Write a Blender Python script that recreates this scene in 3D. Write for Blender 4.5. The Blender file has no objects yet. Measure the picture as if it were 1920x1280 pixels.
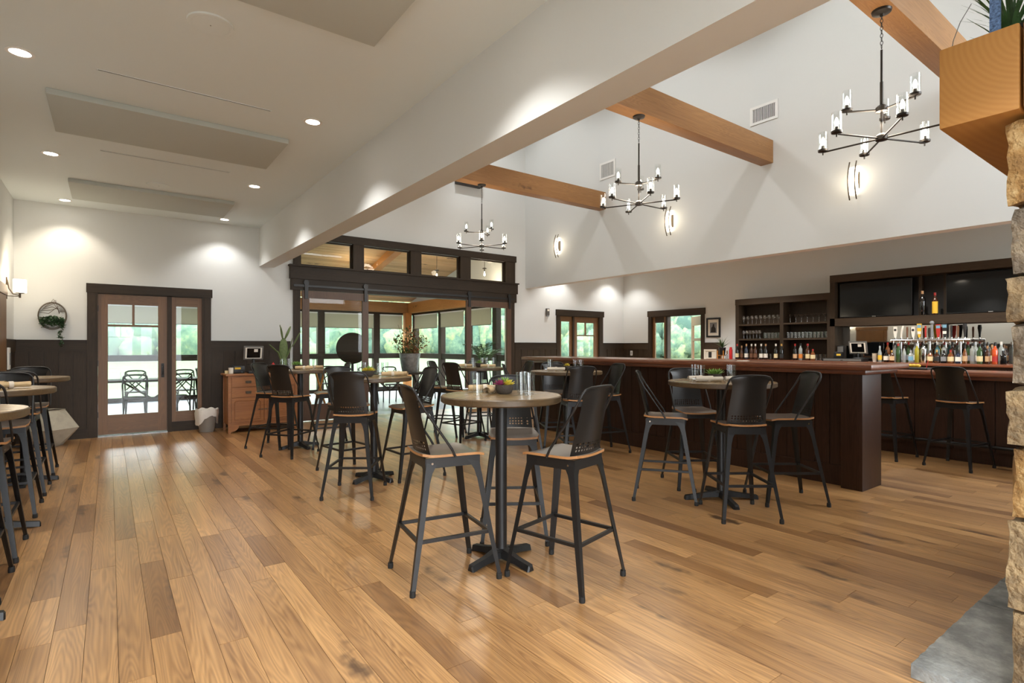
import bpy, bmesh, math, random
from mathutils import Vector, Matrix, noise as mnoise
PI = math.pi
R = math.radians
rng = random.Random(7)
scene = bpy.context.scene
COL = scene.collection

# ------------------------------------------------------------------ camera, world, exposure
cam_d = bpy.data.cameras.new('camera'); cam = bpy.data.objects.new('camera', cam_d); COL.objects.link(cam)
cam.location = (0, 0, 1.40); cam.rotation_euler = (R(90), 0, R(-36.4))
cam_d.sensor_width = 36; cam_d.lens = 1024 / 1920 * 36; cam_d.shift_y = 10 / 1920
cam_d.clip_start = 0.05; cam_d.clip_end = 600
scene.camera = cam
scene.view_settings.view_transform = 'Standard'; scene.view_settings.look = 'None'
scene.view_settings.gamma = 1.0; scene.view_settings.use_curve_mapping = False
scene.view_settings.exposure = 0.76
world = bpy.data.worlds.new('overcast_sky'); scene.world = world; world.use_nodes = True
bgn = world.node_tree.nodes['Background']; bgn.inputs[0].default_value = (0.90, 0.95, 1.0, 1); bgn.inputs[1].default_value = 6.2
scene.cycles.max_bounces = 7; scene.cycles.adaptive_threshold = 0.02; scene.cycles.glossy_bounces = 3; scene.cycles.transmission_bounces = 3; scene.cycles.transparent_max_bounces = 14
DOWN_W = 62.0      # recessed downlight power
VAULT_W = 52.0    # high vault downlight power

# ------------------------------------------------------------------ materials
def lin(c):
    c = c / 255.0
    return c / 12.92 if c <= 0.04045 else ((c + 0.055) / 1.055) ** 2.4
def rgb(r, g, b): return (lin(r), lin(g), lin(b), 1)
MATS = {}
def newmat(name):
    m = bpy.data.materials.new(name); m.use_nodes = True; MATS[name] = m
    nt = m.node_tree
    return m, nt, nt.nodes['Principled BSDF']
def N(nt, t, **kw):
    n = nt.nodes.new(t)
    for k, v in kw.items(): setattr(n, k, v)
    return n
def plain(name, col, rough=0.5, metal=0.0, bump=0.0, bscale=200, vary=0.0, vscale=6, spec=0.5, coat=0.0):
    m, nt, b = newmat(name)
    b.inputs['Base Color'].default_value = col; b.inputs['Roughness'].default_value = rough
    b.inputs['Metallic'].default_value = metal; b.inputs['Specular IOR Level'].default_value = spec
    b.inputs['Coat Weight'].default_value = coat
    if vary > 0 or bump > 0:
        tc = N(nt, 'ShaderNodeTexCoord')
    if vary > 0:
        n = N(nt, 'ShaderNodeTexNoise'); n.inputs['Scale'].default_value = vscale; n.inputs['Detail'].default_value = 5
        nt.links.new(tc.outputs['Object'], n.inputs['Vector'])
        mr = N(nt, 'ShaderNodeMapRange'); mr.inputs[1].default_value = .3; mr.inputs[2].default_value = .7
        mr.inputs[3].default_value = 1 - vary; mr.inputs[4].default_value = 1 + vary
        nt.links.new(n.outputs['Fac'], mr.inputs[0])
        mx = N(nt, 'ShaderNodeVectorMath', operation='SCALE'); mx.inputs[0].default_value = col[:3]
        nt.links.new(mr.outputs[0], mx.inputs['Scale']); nt.links.new(mx.outputs[0], b.inputs['Base Color'])
    if bump > 0:
        n2 = N(nt, 'ShaderNodeTexNoise'); n2.inputs['Scale'].default_value = bscale; n2.inputs['Detail'].default_value = 3
        nt.links.new(tc.outputs['Object'], n2.inputs['Vector'])
        bp = N(nt, 'ShaderNodeBump'); bp.inputs['Strength'].default_value = bump; bp.inputs['Distance'].default_value = .01
        nt.links.new(n2.outputs['Fac'], bp.inputs['Height']); nt.links.new(bp.outputs[0], b.inputs['Normal'])
    return m
def emit(name, col, s):
    m, nt, b = newmat(name)
    b.inputs['Base Color'].default_value = (0.8, 0.8, 0.8, 1)
    b.inputs['Emission Color'].default_value = col; b.inputs['Emission Strength'].default_value = s
    return m
def thin_glass(name, tint=(1, 1, 1, 1), refl=1.0, rough=0.0):
    m, nt, b = newmat(name)
    nt.nodes.remove(b)
    out = nt.nodes['Material Output']
    tr = N(nt, 'ShaderNodeBsdfTransparent'); tr.inputs[0].default_value = tint
    gl = N(nt, 'ShaderNodeBsdfGlossy'); gl.inputs['Roughness'].default_value = rough; gl.inputs[0].default_value = (1, 1, 1, 1)
    ge = N(nt, 'ShaderNodeNewGeometry'); dt = N(nt, 'ShaderNodeVectorMath', operation='DOT_PRODUCT')     # Schlick, the same from both sides
    nt.links.new(ge.outputs['Normal'], dt.inputs[0]); nt.links.new(ge.outputs['Incoming'], dt.inputs[1])
    ab = N(nt, 'ShaderNodeMath', operation='ABSOLUTE'); nt.links.new(dt.outputs['Value'], ab.inputs[0])
    su = N(nt, 'ShaderNodeMath', operation='SUBTRACT'); su.inputs[0].default_value = 1; nt.links.new(ab.outputs[0], su.inputs[1])
    pw = N(nt, 'ShaderNodeMath', operation='POWER'); pw.inputs[1].default_value = 5; nt.links.new(su.outputs[0], pw.inputs[0])
    mu = N(nt, 'ShaderNodeMath', operation='MULTIPLY_ADD'); mu.inputs[1].default_value = .8 * refl; mu.inputs[2].default_value = .04 * refl
    nt.links.new(pw.outputs[0], mu.inputs[0])
    mx = N(nt, 'ShaderNodeMixShader')
    nt.links.new(mu.outputs[0], mx.inputs[0]); nt.links.new(tr.outputs[0], mx.inputs[1]); nt.links.new(gl.outputs[0], mx.inputs[2])
    nt.links.new(mx.outputs[0], out.inputs[0])
    return m
def wood(name, light, dark, axis='Y', rough=0.4, contrast=1.0, knots=0.0, grain=1.0, attr=False, bump=0.05, coat=0.0, tone_dark=None, spec=0.5):
    """procedural wood: fine streaks along AXIS plus cathedral rings (contours of a stretched noise)"""
    m, nt, b = newmat(name)
    b.inputs['Roughness'].default_value = rough; b.inputs['Coat Weight'].default_value = coat; b.inputs['Coat Roughness'].default_value = .285
    b.inputs['Specular IOR Level'].default_value = spec
    tc = N(nt, 'ShaderNodeTexCoord')
    vec = tc.outputs['Object']
    if attr:
        at = N(nt, 'ShaderNodeAttribute', attribute_name='tone')
        ad = N(nt, 'ShaderNodeVectorMath', operation='MULTIPLY_ADD')
        cmb = N(nt, 'ShaderNodeCombineXYZ'); nt.links.new(at.outputs['Fac'], cmb.inputs[0]); nt.links.new(at.outputs['Fac'], cmb.inputs[1]); nt.links.new(at.outputs['Fac'], cmb.inputs[2])
        ad.inputs[1].default_value = (37.3, 61.7, 91.1)
        nt.links.new(cmb.outputs[0], ad.inputs[0]); nt.links.new(vec, ad.inputs[2]); vec = ad.outputs[0]
    def mapped(across, along):
        mp = N(nt, 'ShaderNodeMapping')
        s = [across * grain] * 3; s['XYZ'.index(axis)] = along * grain
        mp.inputs['Scale'].default_value = s
        nt.links.new(vec, mp.inputs['Vector']); return mp.outputs[0]
    n1 = N(nt, 'ShaderNodeTexNoise'); n1.inputs['Scale'].default_value = 1; n1.inputs['Detail'].default_value = 1.5
    nt.links.new(mapped(7, .55), n1.inputs['Vector'])
    mu = N(nt, 'ShaderNodeMath', operation='MULTIPLY'); mu.inputs[1].default_value = 190
    nt.links.new(n1.outputs['Fac'], mu.inputs[0])
    sn = N(nt, 'ShaderNodeMath', operation='SINE'); nt.links.new(mu.outputs[0], sn.inputs[0])
    n2 = N(nt, 'ShaderNodeTexNoise'); n2.inputs['Scale'].default_value = 1; n2.inputs['Detail'].default_value = 2.5
    nt.links.new(mapped(70, 1.5), n2.inputs['Vector'])
    n3 = N(nt, 'ShaderNodeTexNoise'); n3.inputs['Scale'].default_value = 1; n3.inputs['Detail'].default_value = 2
    nt.links.new(mapped(5, .9), n3.inputs['Vector'])
    f1 = N(nt, 'ShaderNodeMath', operation='MULTIPLY_ADD'); f1.inputs[1].default_value = .11 * contrast; nt.links.new(sn.outputs[0], f1.inputs[0])
    f2 = N(nt, 'ShaderNodeMath', operation='MULTIPLY_ADD'); f2.inputs[1].default_value = .8 * contrast; f2.inputs[2].default_value = .45 - .4 * contrast
    nt.links.new(n2.outputs['Fac'], f2.inputs[0]); nt.links.new(f2.outputs[0], f1.inputs[2])
    f3 = N(nt, 'ShaderNodeMath', operation='MULTIPLY_ADD'); f3.inputs[1].default_value = .7 * contrast; nt.links.new(n3.outputs['Fac'], f3.inputs[0]); nt.links.new(f1.outputs[0], f3.inputs[2])
    f4 = N(nt, 'ShaderNodeMath', operation='SUBTRACT'); f4.inputs[1].default_value = .35 * contrast; nt.links.new(f3.outputs[0], f4.inputs[0]); f4.use_clamp = True
    mix = N(nt, 'ShaderNodeMix', data_type='RGBA'); mix.inputs[6].default_value = light; mix.inputs[7].default_value = dark
    nt.links.new(f4.outputs[0], mix.inputs[0]); col = mix.outputs[2]
    if attr and tone_dark is not None:
        t2 = N(nt, 'ShaderNodeMix', data_type='RGBA', blend_type='MULTIPLY'); t2.inputs[0].default_value = 1
        rp = N(nt, 'ShaderNodeValToRGB'); e = rp.color_ramp.elements
        e[0].position = 0; e[0].color = tone_dark; e[1].position = .45; e[1].color = (1, 1, 1, 1)
        e2 = e.new(.12); e2.color = (.80, .76, .72, 1); e3 = e.new(1.0); e3.color = (1.18, 1.2, 1.22, 1)
        nt.links.new(at.outputs['Fac'], rp.inputs[0]); nt.links.new(col, t2.inputs[6]); nt.links.new(rp.outputs[0], t2.inputs[7]); col = t2.outputs[2]
    if knots > 0:
        vo = N(nt, 'ShaderNodeTexVoronoi'); vo.inputs['Scale'].default_value = 1
        nd = N(nt, 'ShaderNodeTexNoise'); nd.inputs['Scale'].default_value = 9; nt.links.new(vec, nd.inputs['Vector'])
        mp = N(nt, 'ShaderNodeVectorMath', operation='MULTIPLY_ADD'); mp.inputs[1].default_value = (.6, .6, .6)
        nt.links.new(nd.outputs['Color'], mp.inputs[0]); nt.links.new(mapped(5.0, 1.1), mp.inputs[2]); nt.links.new(mp.outputs[0], vo.inputs['Vector'])
        kr = N(nt, 'ShaderNodeMapRange'); kr.inputs[1].default_value = .08; kr.inputs[2].default_value = .27; kr.inputs[3].default_value = 1; kr.inputs[4].default_value = 0
        nt.links.new(vo.outputs['Distance'], kr.inputs[0])
        sel = N(nt, 'ShaderNodeSeparateColor'); nt.links.new(vo.outputs['Color'], sel.inputs[0])
        gt = N(nt, 'ShaderNodeMath', operation='LESS_THAN'); gt.inputs[1].default_value = knots; nt.links.new(sel.outputs[0], gt.inputs[0])
        km = N(nt, 'ShaderNodeMath', operation='MULTIPLY'); nt.links.new(kr.outputs[0], km.inputs[0]); nt.links.new(gt.outputs[0], km.inputs[1])
        k2 = N(nt, 'ShaderNodeMath', operation='MULTIPLY'); k2.inputs[1].default_value = .85; nt.links.new(km.outputs[0], k2.inputs[0])
        kx = N(nt, 'ShaderNodeMix', data_type='RGBA'); kx.inputs[7].default_value = rgb(70, 46, 28)
        nt.links.new(k2.outputs[0], kx.inputs[0]); nt.links.new(col, kx.inputs[6]); col = kx.outputs[2]
    nt.links.new(col, b.inputs['Base Color'])
    if bump:
        bp = N(nt, 'ShaderNodeBump'); bp.inputs['Strength'].default_value = bump; bp.inputs['Distance'].default_value = .004
        nt.links.new(n2.outputs['Fac'], bp.inputs['Height']); nt.links.new(bp.outputs[0], b.inputs['Normal'])
    return m
def stone_mat(name, c1, c2, c3, scale=7.0, bump=1.0):
    m, nt, b = newmat(name); b.inputs['Roughness'].default_value = .85
    tc = N(nt, 'ShaderNodeTexCoord')
    n = N(nt, 'ShaderNodeTexNoise'); n.inputs['Scale'].default_value = scale; n.inputs['Detail'].default_value = 8; n.inputs['Roughness'].default_value = .65
    nt.links.new(tc.outputs['Object'], n.inputs['Vector'])
    rp = N(nt, 'ShaderNodeValToRGB'); e = rp.color_ramp.elements
    e[0].position = .33; e[0].color = c1; e[1].position = .66; e[1].color = c3; k = e.new(.5); k.color = c2
    nt.links.new(n.outputs['Fac'], rp.inputs[0]); nt.links.new(rp.outputs[0], b.inputs['Base Color'])
    n2 = N(nt, 'ShaderNodeTexNoise'); n2.inputs['Scale'].default_value = scale * 6; n2.inputs['Detail'].default_value = 6
    nt.links.new(tc.outputs['Object'], n2.inputs['Vector'])
    bp = N(nt, 'ShaderNodeBump'); bp.inputs['Strength'].default_value = bump; bp.inputs['Distance'].default_value = .02
    nt.links.new(n2.outputs['Fac'], bp.inputs['Height']); nt.links.new(bp.outputs[0], b.inputs['Normal'])
    return m

WALL = plain('wall_paint', rgb(217, 219, 217), .7, bump=.03, bscale=350)
CEIL = plain('ceiling_paint', rgb(221, 229, 229), .75, bump=.02, bscale=350)
ACOU = plain('acoustic_fabric', rgb(192, 197, 192), .95, bump=.25, bscale=600)
WHITE = plain('white_enamel', rgb(232, 231, 227), .45)
DARKW = wood('dark_stained_wood', rgb(66, 52, 38), rgb(36, 28, 20), 'Z', .5, 1.0, spec=.28)
DARKX = wood('dark_stained_wood_long', rgb(62, 49, 36), rgb(30, 24, 18), 'X', .5, 1.1, spec=.28)
DARKY = wood('dark_stained_wood_deep', rgb(72, 57, 42), rgb(42, 33, 24), 'Y', .5, 1.0, spec=.28)
BARW = wood('bar_front_wood', rgb(70, 46, 34), rgb(36, 24, 18), 'Z', .42, 1.0, spec=.25)
BARTOP = wood('bar_top_wood', rgb(150, 92, 64), rgb(84, 46, 32), 'Y', .22, 1.0, coat=.3)
OAK = wood('oak_door', rgb(134, 94, 54), rgb(86, 58, 32), 'Z', .42, .9)
OAKX = wood('oak_door_rail', rgb(130, 92, 53), rgb(84, 57, 32), 'X', .42, .9)
SLIDE = wood('walnut_slider', rgb(104, 76, 56), rgb(66, 46, 34), 'Z', .45, .8)
TIMBER = wood('timber_beam', rgb(178, 130, 78), rgb(124, 82, 44), 'X', .5, .8, knots=.12)
TIMBERY = wood('timber_beam_deep', rgb(206, 142, 74), rgb(150, 94, 44), 'Y', .5, .8, knots=.12)
TIMBERZ = wood('timber_post', rgb(206, 138, 70), rgb(150, 90, 42), 'Z', .5, .8, knots=.12)
PINE = wood('pine_ceiling_board', rgb(226, 190, 140), rgb(178, 128, 78), 'X', .5, .9, knots=.25, attr=True, tone_dark=(.8, .76, .7, 1))
FLOORM = wood('oak_floor', rgb(210, 162, 105), rgb(114, 74, 40), 'Y', .30, 1.15, knots=.34, attr=True, tone_dark=(.56, .49, .42, 1), coat=.9, bump=0)
CAB = wood('antique_oak', rgb(170, 112, 62), rgb(116, 70, 36), 'X', .38, 1.0)
GOLDW = wood('golden_wood', rgb(206, 136, 54), rgb(150, 90, 30), 'Z', .45, .8)
TABLEW = wood('table_wood', rgb(164, 136, 94), rgb(90, 70, 44), 'X', .24, 1.0, coat=.15)
TEDGE = wood('table_edge', rgb(102, 80, 52), rgb(60, 47, 30), 'X', .4, .8)
PLYE = wood('plywood_edge', rgb(196, 144, 92), rgb(146, 98, 58), 'X', .45, .6)
SEATT = wood('seat_veneer', rgb(118, 104, 92), rgb(84, 72, 62), 'X', .3, .8, coat=.7)
BLACK = plain('black_powder_coat', rgb(29, 28, 28), .42, .1, bump=.05, bscale=500)
BLACKP = plain('black_panel_coat', rgb(33, 31, 29), .34, .1)
DARKIRON = plain('dark_iron', rgb(66, 62, 58), .4, .7)
BRONZE = plain('aged_bronze', rgb(92, 80, 66), .38, .8)
CHROME = plain('chrome', rgb(205, 205, 205), .15, 1.0)
STEEL = plain('galvanised_steel', rgb(150, 152, 150), .42, .75, vary=.25, vscale=14)
BLACKPL = plain('black_plastic', rgb(24, 24, 25), .4)
SCREEN = plain('dark_screen', rgb(9, 10, 11), .07, spec=.4)
GLASS = thin_glass('window_glass', (.97, .99, .98, 1), .35)
CLEAR = thin_glass('clear_glass', (.98, .99, .99, 1), 1.3, .03)
GLASSW = thin_glass('barware_glass', (.97, .98, .98, 1), 3.2, .08)
MIRROR = plain('mirror', rgb(225, 225, 220), .02, 1.0)
RUBBER = plain('rubber', rgb(30, 29, 28), .7)
LINEN = plain('linen_napkin', rgb(198, 170, 128), .9, bump=.3, bscale=400, vary=.1, vscale=20)
PAPER = plain('pale_napkin', rgb(216, 204, 186), .9, bump=.25, bscale=400)
BOWL = plain('dark_stone_bowl', rgb(66, 58, 50), .8, bump=.4, bscale=120)
SUCC = plain('succulent_green', rgb(120, 156, 70), .55, vary=.2, vscale=60)
SUCY = plain('succulent_yellow', rgb(212, 190, 62), .55, vary=.2, vscale=60)
SUCP = plain('succulent_purple', rgb(146, 52, 92), .55, vary=.2, vscale=60)
LEAF = plain('leaf_green', rgb(66, 98, 52), .55, vary=.3, vscale=30)
LEAFD = plain('leaf_dark_green', rgb(48, 78, 46), .55, vary=.3, vscale=30)
LEAFO = plain('leaf_olive', rgb(116, 112, 62), .6, vary=.3, vscale=30)
LEAFR = plain('leaf_rust', rgb(152, 92, 52), .6, vary=.3, vscale=30)
CACT = plain('cactus_green', rgb(98, 116, 70), .6, vary=.2, vscale=30, bump=.3, bscale=150)
SOIL = plain('soil', rgb(58, 46, 36), .95, bump=.5, bscale=90)
RED = plain('red_enamel', rgb(190, 34, 34), .35)
CONC = plain('cast_concrete', rgb(170, 164, 148), .85, vary=.12, vscale=9, bump=.25, bscale=60)
SHADE, _nt, _b = newmat('shade_fabric'); _nt.nodes.remove(_b)
_d = N(_nt, 'ShaderNodeBsdfDiffuse'); _d.inputs[0].default_value = rgb(206, 202, 182); _t = N(_nt, 'ShaderNodeBsdfTranslucent'); _t.inputs[0].default_value = rgb(190, 186, 164); _m = N(_nt, 'ShaderNodeMixShader'); _m.inputs[0].default_value = .28
_nt.links.new(_d.outputs[0], _m.inputs[1]); _nt.links.new(_t.outputs[0], _m.inputs[2]); _nt.links.new(_m.outputs[0], _nt.nodes['Material Output'].inputs[0])
SUNFL = plain('sunroom_floor_tile', rgb(146, 152, 160), .3, vary=.06, vscale=2)
LINER = plain('bin_liner', rgb(226, 222, 214), .5, bump=.3, bscale=30)
BINM = plain('grey_bin', rgb(150, 146, 138), .5)
STONE1 = stone_mat('brown_sandstone', rgb(86, 74, 58), rgb(138, 118, 88), rgb(176, 152, 112))
STONE2 = stone_mat('golden_sandstone', rgb(104, 76, 44), rgb(158, 122, 72), rgb(196, 170, 122), 7)
STONE3 = stone_mat('grey_sandstone', rgb(84, 76, 66), rgb(122, 110, 94), rgb(160, 146, 122))
SLATE = stone_mat('bluestone', rgb(106, 108, 108), rgb(136, 138, 136), rgb(172, 174, 170), 5, .5)
PANELFILM = emit('downlight_lens', (1, .93, .82, 1), 14)
BULB = emit('bulb_glow', (1, .90, .74, 1), 11)
SCONCEL = emit('sconce_glow', (1, .88, .68, 1), 2.0)
SHADEL = emit('frosted_shade_glow', (1, .84, .6, 1), 3.0)
GRASSM = plain('lawn', rgb(76, 92, 60), .9, vary=.15, vscale=.4)
FORESTM, _nt, _b = newmat('hazy_forest_foliage'); _b.inputs['Roughness'].default_value = .9; _b.inputs['Specular IOR Level'].default_value = .1
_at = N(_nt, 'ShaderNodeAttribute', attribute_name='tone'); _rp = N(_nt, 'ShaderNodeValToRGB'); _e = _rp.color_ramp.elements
_e[0].color = rgb(62, 84, 74); _e[1].color = rgb(124, 136, 98); _k = _e.new(.5); _k.color = rgb(88, 108, 88)  # pale, bluish greens: distance haze is put into the foliage colour
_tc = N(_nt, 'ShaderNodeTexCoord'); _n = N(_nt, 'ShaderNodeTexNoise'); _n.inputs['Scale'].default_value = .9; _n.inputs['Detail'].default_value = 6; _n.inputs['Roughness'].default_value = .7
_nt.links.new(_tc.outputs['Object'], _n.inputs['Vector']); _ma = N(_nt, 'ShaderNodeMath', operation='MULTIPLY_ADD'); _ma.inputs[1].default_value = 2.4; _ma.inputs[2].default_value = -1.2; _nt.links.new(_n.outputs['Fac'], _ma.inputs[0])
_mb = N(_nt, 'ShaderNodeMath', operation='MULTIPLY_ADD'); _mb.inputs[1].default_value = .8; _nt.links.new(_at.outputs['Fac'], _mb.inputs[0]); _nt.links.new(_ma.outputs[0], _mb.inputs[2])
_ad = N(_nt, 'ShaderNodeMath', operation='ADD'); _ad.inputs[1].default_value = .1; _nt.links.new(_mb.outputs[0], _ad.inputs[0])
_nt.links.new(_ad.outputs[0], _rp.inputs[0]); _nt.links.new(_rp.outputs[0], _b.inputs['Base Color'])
HILLM = plain('hillside_earth', rgb(88, 104, 80), .9, vary=.3, vscale=.15)

# ------------------------------------------------------------------ mesh helpers
class MB:
    """collects geometry for ONE mesh object"""
    def __init__(s): s.v = []; s.f = []; s.mi = []; s.m = 0
    def add(s, vs, fs, M=None):
        o = len(s.v)
        for p in vs:
            p = Vector(p)
            s.v.append(M @ p if M is not None else p)
        for f in fs: s.f.append([o + i for i in f]); s.mi.append(s.m)
        return s
    def box(s, x0, x1, y0, y1, z0, z1, M=None):
        vs = [(x, y, z) for z in (z0, z1) for y in (y0, y1) for x in (x0, x1)]
        return s.add(vs, [(0, 2, 3, 1), (4, 5, 7, 6), (0, 1, 5, 4), (2, 6, 7, 3), (0, 4, 6, 2), (1, 3, 7, 5)], M)
    def lathe(s, prof, n=16, M=None, cap=True):
        vs = []; fs = []
        for r, z in prof:
            for k in range(n):
                a = 2 * PI * k / n; vs.append((r * math.cos(a), r * math.sin(a), z))
        for i in range(len(prof) - 1):
            for k in range(n):
                a, b2 = i * n + k, i * n + (k + 1) % n
                fs.append((a, b2, b2 + n, a + n))
        if cap:
            fs.append(tuple(range(n))[::-1]); t = (len(prof) - 1) * n; fs.append(tuple(range(t, t + n)))
        return s.add(vs, fs, M)
    def tube(s, pts, r, n=8, closed=False, cap=True, flat=1.0):
        pts = [Vector(p) for p in pts]; L = len(pts); vs = []; fs = []
        up = None
        for i, p in enumerate(pts):
            if closed: t = pts[(i + 1) % L] - pts[i - 1]
            else: t = pts[min(i + 1, L - 1)] - pts[max(i - 1, 0)]
            t.normalize()
            if up is None:
                up = Vector((0, 0, 1)) if abs(t.z) < .9 else Vector((1, 0, 0))
            a = t.cross(up)
            if a.length < 1e-5: a = t.cross(Vector((0, 1, 0)))
            a.normalize(); b2 = a.cross(t).normalized(); up = b2
            rr = r[i] if isinstance(r, (list, tuple)) else r
            for k in range(n):
                an = 2 * PI * k / n + PI / n
                vs.append(p + a * math.cos(an) * rr + b2 * math.sin(an) * rr * flat)
        m = L if closed else L - 1
        for i in range(m):
            for k in range(n):
                p0 = i * n + k; p1 = i * n + (k + 1) % n; q = ((i + 1) % L) * n
                fs.append((p0, p1, q + (k + 1) % n, q + k))
        if cap and not closed:
            fs.append(tuple(range(n))[::-1]); t = (L - 1) * n; fs.append(tuple(range(t, t + n)))
        return s.add(vs, fs)
    def loft(s, rings):
        n = len(rings[0]); vs = [p for rg in rings for p in rg]; fs = []
        for i in range(len(rings) - 1):
            for k in range(n): fs.append((i * n + k, i * n + (k + 1) % n, (i + 1) * n + (k + 1) % n, (i + 1) * n + k))
        fs.append(tuple(range(n))[::-1]); t = (len(rings) - 1) * n; fs.append(tuple(range(t, t + n)))
        return s.add(vs, fs)
    def prism(s, poly, lo, hi, axis='z', M=None):
        n = len(poly)
        def P(a, b2, c): return {'z': (a, b2, c), 'y': (a, c, b2), 'x': (c, a, b2)}[axis]
        vs = [P(a, b2, lo) for a, b2 in poly] + [P(a, b2, hi) for a, b2 in poly]
        fs = [tuple(range(n))[::-1], tuple(range(n, 2 * n))] + [(k, (k + 1) % n, n + (k + 1) % n, n + k) for k in range(n)]
        return s.add(vs, fs, M)
    def sphere(s, c, r, nu=12, nv=8, sc=(1, 1, 1), M=None):
        prof = [(math.sin(PI * i / nv) * r, -math.cos(PI * i / nv) * r) for i in range(nv + 1)]
        prof[0] = (r * .02, -r); prof[-1] = (r * .02, r)
        T = Matrix.Translation(c) @ Matrix.Diagonal((*sc, 1))
        return s.lathe(prof, nu, (M @ T) if M is not None else T)
    def build(s, name, mats, parent=None, smooth=None, bevel=0.0, fix=True):
        me = bpy.data.meshes.new(name)
        me.from_pydata([tuple(p) for p in s.v], [], s.f)
        if not isinstance(mats, (list, tuple)): mats = [mats]
        for m in mats: me.materials.append(m)
        if len(mats) > 1: me.polygons.foreach_set('material_index', s.mi)
        if bevel > 0 or fix:
            bm = bmesh.new(); bm.from_mesh(me)
            if bevel > 0:
                bmesh.ops.bevel(bm, geom=[e for e in bm.edges if e.calc_face_angle(0) > .6], offset=bevel, segments=2, affect='EDGES', profile=.6)
            if fix: bmesh.ops.recalc_face_normals(bm, faces=bm.faces)
            bm.to_mesh(me); bm.free()
        if smooth is not None:
            me.shade_smooth(); me.set_sharp_from_angle(angle=R(smooth))
        o = bpy.data.objects.new(name, me); COL.objects.link(o)
        if parent is not None: o.parent = parent
        return o
def tag(o, label, cat=None, group=None, kind=None):
    if label: o['label'] = label
    if cat: o['category'] = cat
    if group: o['group'] = group
    if kind: o['kind'] = kind
    return o
def thing(name, label, cat, loc=(0, 0, 0), rz=0.0, group=None):
    o = bpy.data.objects.new(name, None); COL.objects.link(o); o.empty_display_size = .1
    o.location = loc; o.rotation_euler = (0, 0, rz)
    return tag(o, label, cat, group, 'thing')
KIDS = {}
def copy_tree(root, loc, rz, label=None, group=None):
    ch = KIDS.get(root.name)
    if ch is None:
        ch = {}
        for o in COL.objects:
            if o.parent: ch.setdefault(o.parent.name, []).append(o)
        ch = KIDS[root.name] = {k: v for k, v in ch.items()}
    def rec(o, par):
        c = o.copy(); COL.objects.link(c)
        if par is not None: c.parent = par
        for k in ch.get(o.name, []): rec(k, c)
        return c
    r = rec(root, None); r.location = loc; r.rotation_euler = (0, 0, rz)
    if label: r['label'] = label
    if group: r['group'] = group
    return r
def struct(name, mb, mat, parent=None, **kw):
    o = mb.build(name, mat, parent, **kw)
    if parent is None: o['kind'] = 'structure'
    return o
def box(name, mat, dims, parent=None, bevel=0.0):
    return MB().box(*dims).build(name, mat, parent, bevel=bevel, smooth=40 if bevel else None)
def rotz(a): return Matrix.Rotation(a, 4, 'Z')
def T(x, y, z): return Matrix.Translation((x, y, z))
def arc(cx, cy, r, a0, a1, n): return [(cx + r * math.cos(a0 + (a1 - a0) * i / n), cy + r * math.sin(a0 + (a1 - a0) * i / n)) for i in range(n + 1)]
ORD = ['first', 'second', 'third', 'fourth', 'fifth', 'sixth', 'seventh', 'eighth', 'ninth', 'tenth', 'eleventh', 'twelfth', 'thirteenth', 'fourteenth', 'fifteenth', 'sixteenth',
       'seventeenth', 'eighteenth', 'nineteenth', 'twentieth', 'twenty-first', 'twenty-second', 'twenty-third', 'twenty-fourth', 'twenty-fifth', 'twenty-sixth', 'twenty-seventh', 'twenty-eighth', 'twenty-ninth', 'thirtieth']
def wall_panel(name, mat, axis, c0, c1, a0, a1, z0, z1, holes):
    """a wall slab between c0 and c1 on AXIS, running a0..a1, with rectangular holes (a, b, zlo, zhi); one connected mesh"""
    A = sorted({a0, a1, *[h[0] for h in holes], *[h[1] for h in holes]}); Z = sorted({z0, z1, *[h[2] for h in holes], *[h[3] for h in holes]})
    A = [a for a in A if a0 <= a <= a1]; Z = [z for z in Z if z0 <= z <= z1]
    solid = {}
    for i in range(len(A) - 1):
        for j in range(len(Z) - 1):
            am = (A[i] + A[i + 1]) / 2; zm = (Z[j] + Z[j + 1]) / 2
            solid[i, j] = not any(h[0] < am < h[1] and h[2] < zm < h[3] for h in holes)
    idx = {}; mb = MB()
    def V(a, c, z):
        k = (round(a, 5), round(c, 5), round(z, 5))
        if k not in idx:
            idx[k] = len(mb.v); mb.v.append(Vector((a, c, z) if axis == 'y' else (c, a, z)))
        return idx[k]
    def F(*p): mb.f.append([V(*q) for q in p]); mb.mi.append(0)
    for (i, j), s in solid.items():
        if not s: continue
        x0, x1, y0, y1 = A[i], A[i + 1], Z[j], Z[j + 1]
        F((x0, c0, y0), (x1, c0, y0), (x1, c0, y1), (x0, c0, y1)); F((x0, c1, y0), (x1, c1, y0), (x1, c1, y1), (x0, c1, y1))
        if not solid.get((i - 1, j)): F((x0, c0, y0), (x0, c1, y0), (x0, c1, y1), (x0, c0, y1))
        if not solid.get((i + 1, j)): F((x1, c0, y0), (x1, c1, y0), (x1, c1, y1), (x1, c0, y1))
        if not solid.get((i, j - 1)): F((x0, c0, y0), (x1, c0, y0), (x1, c1, y0), (x0, c1, y0))
        if not solid.get((i, j + 1)): F((x0, c0, y1), (x1, c0, y1), (x1, c1, y1), (x0, c1, y1))
    return struct(name, mb, mat)

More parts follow.
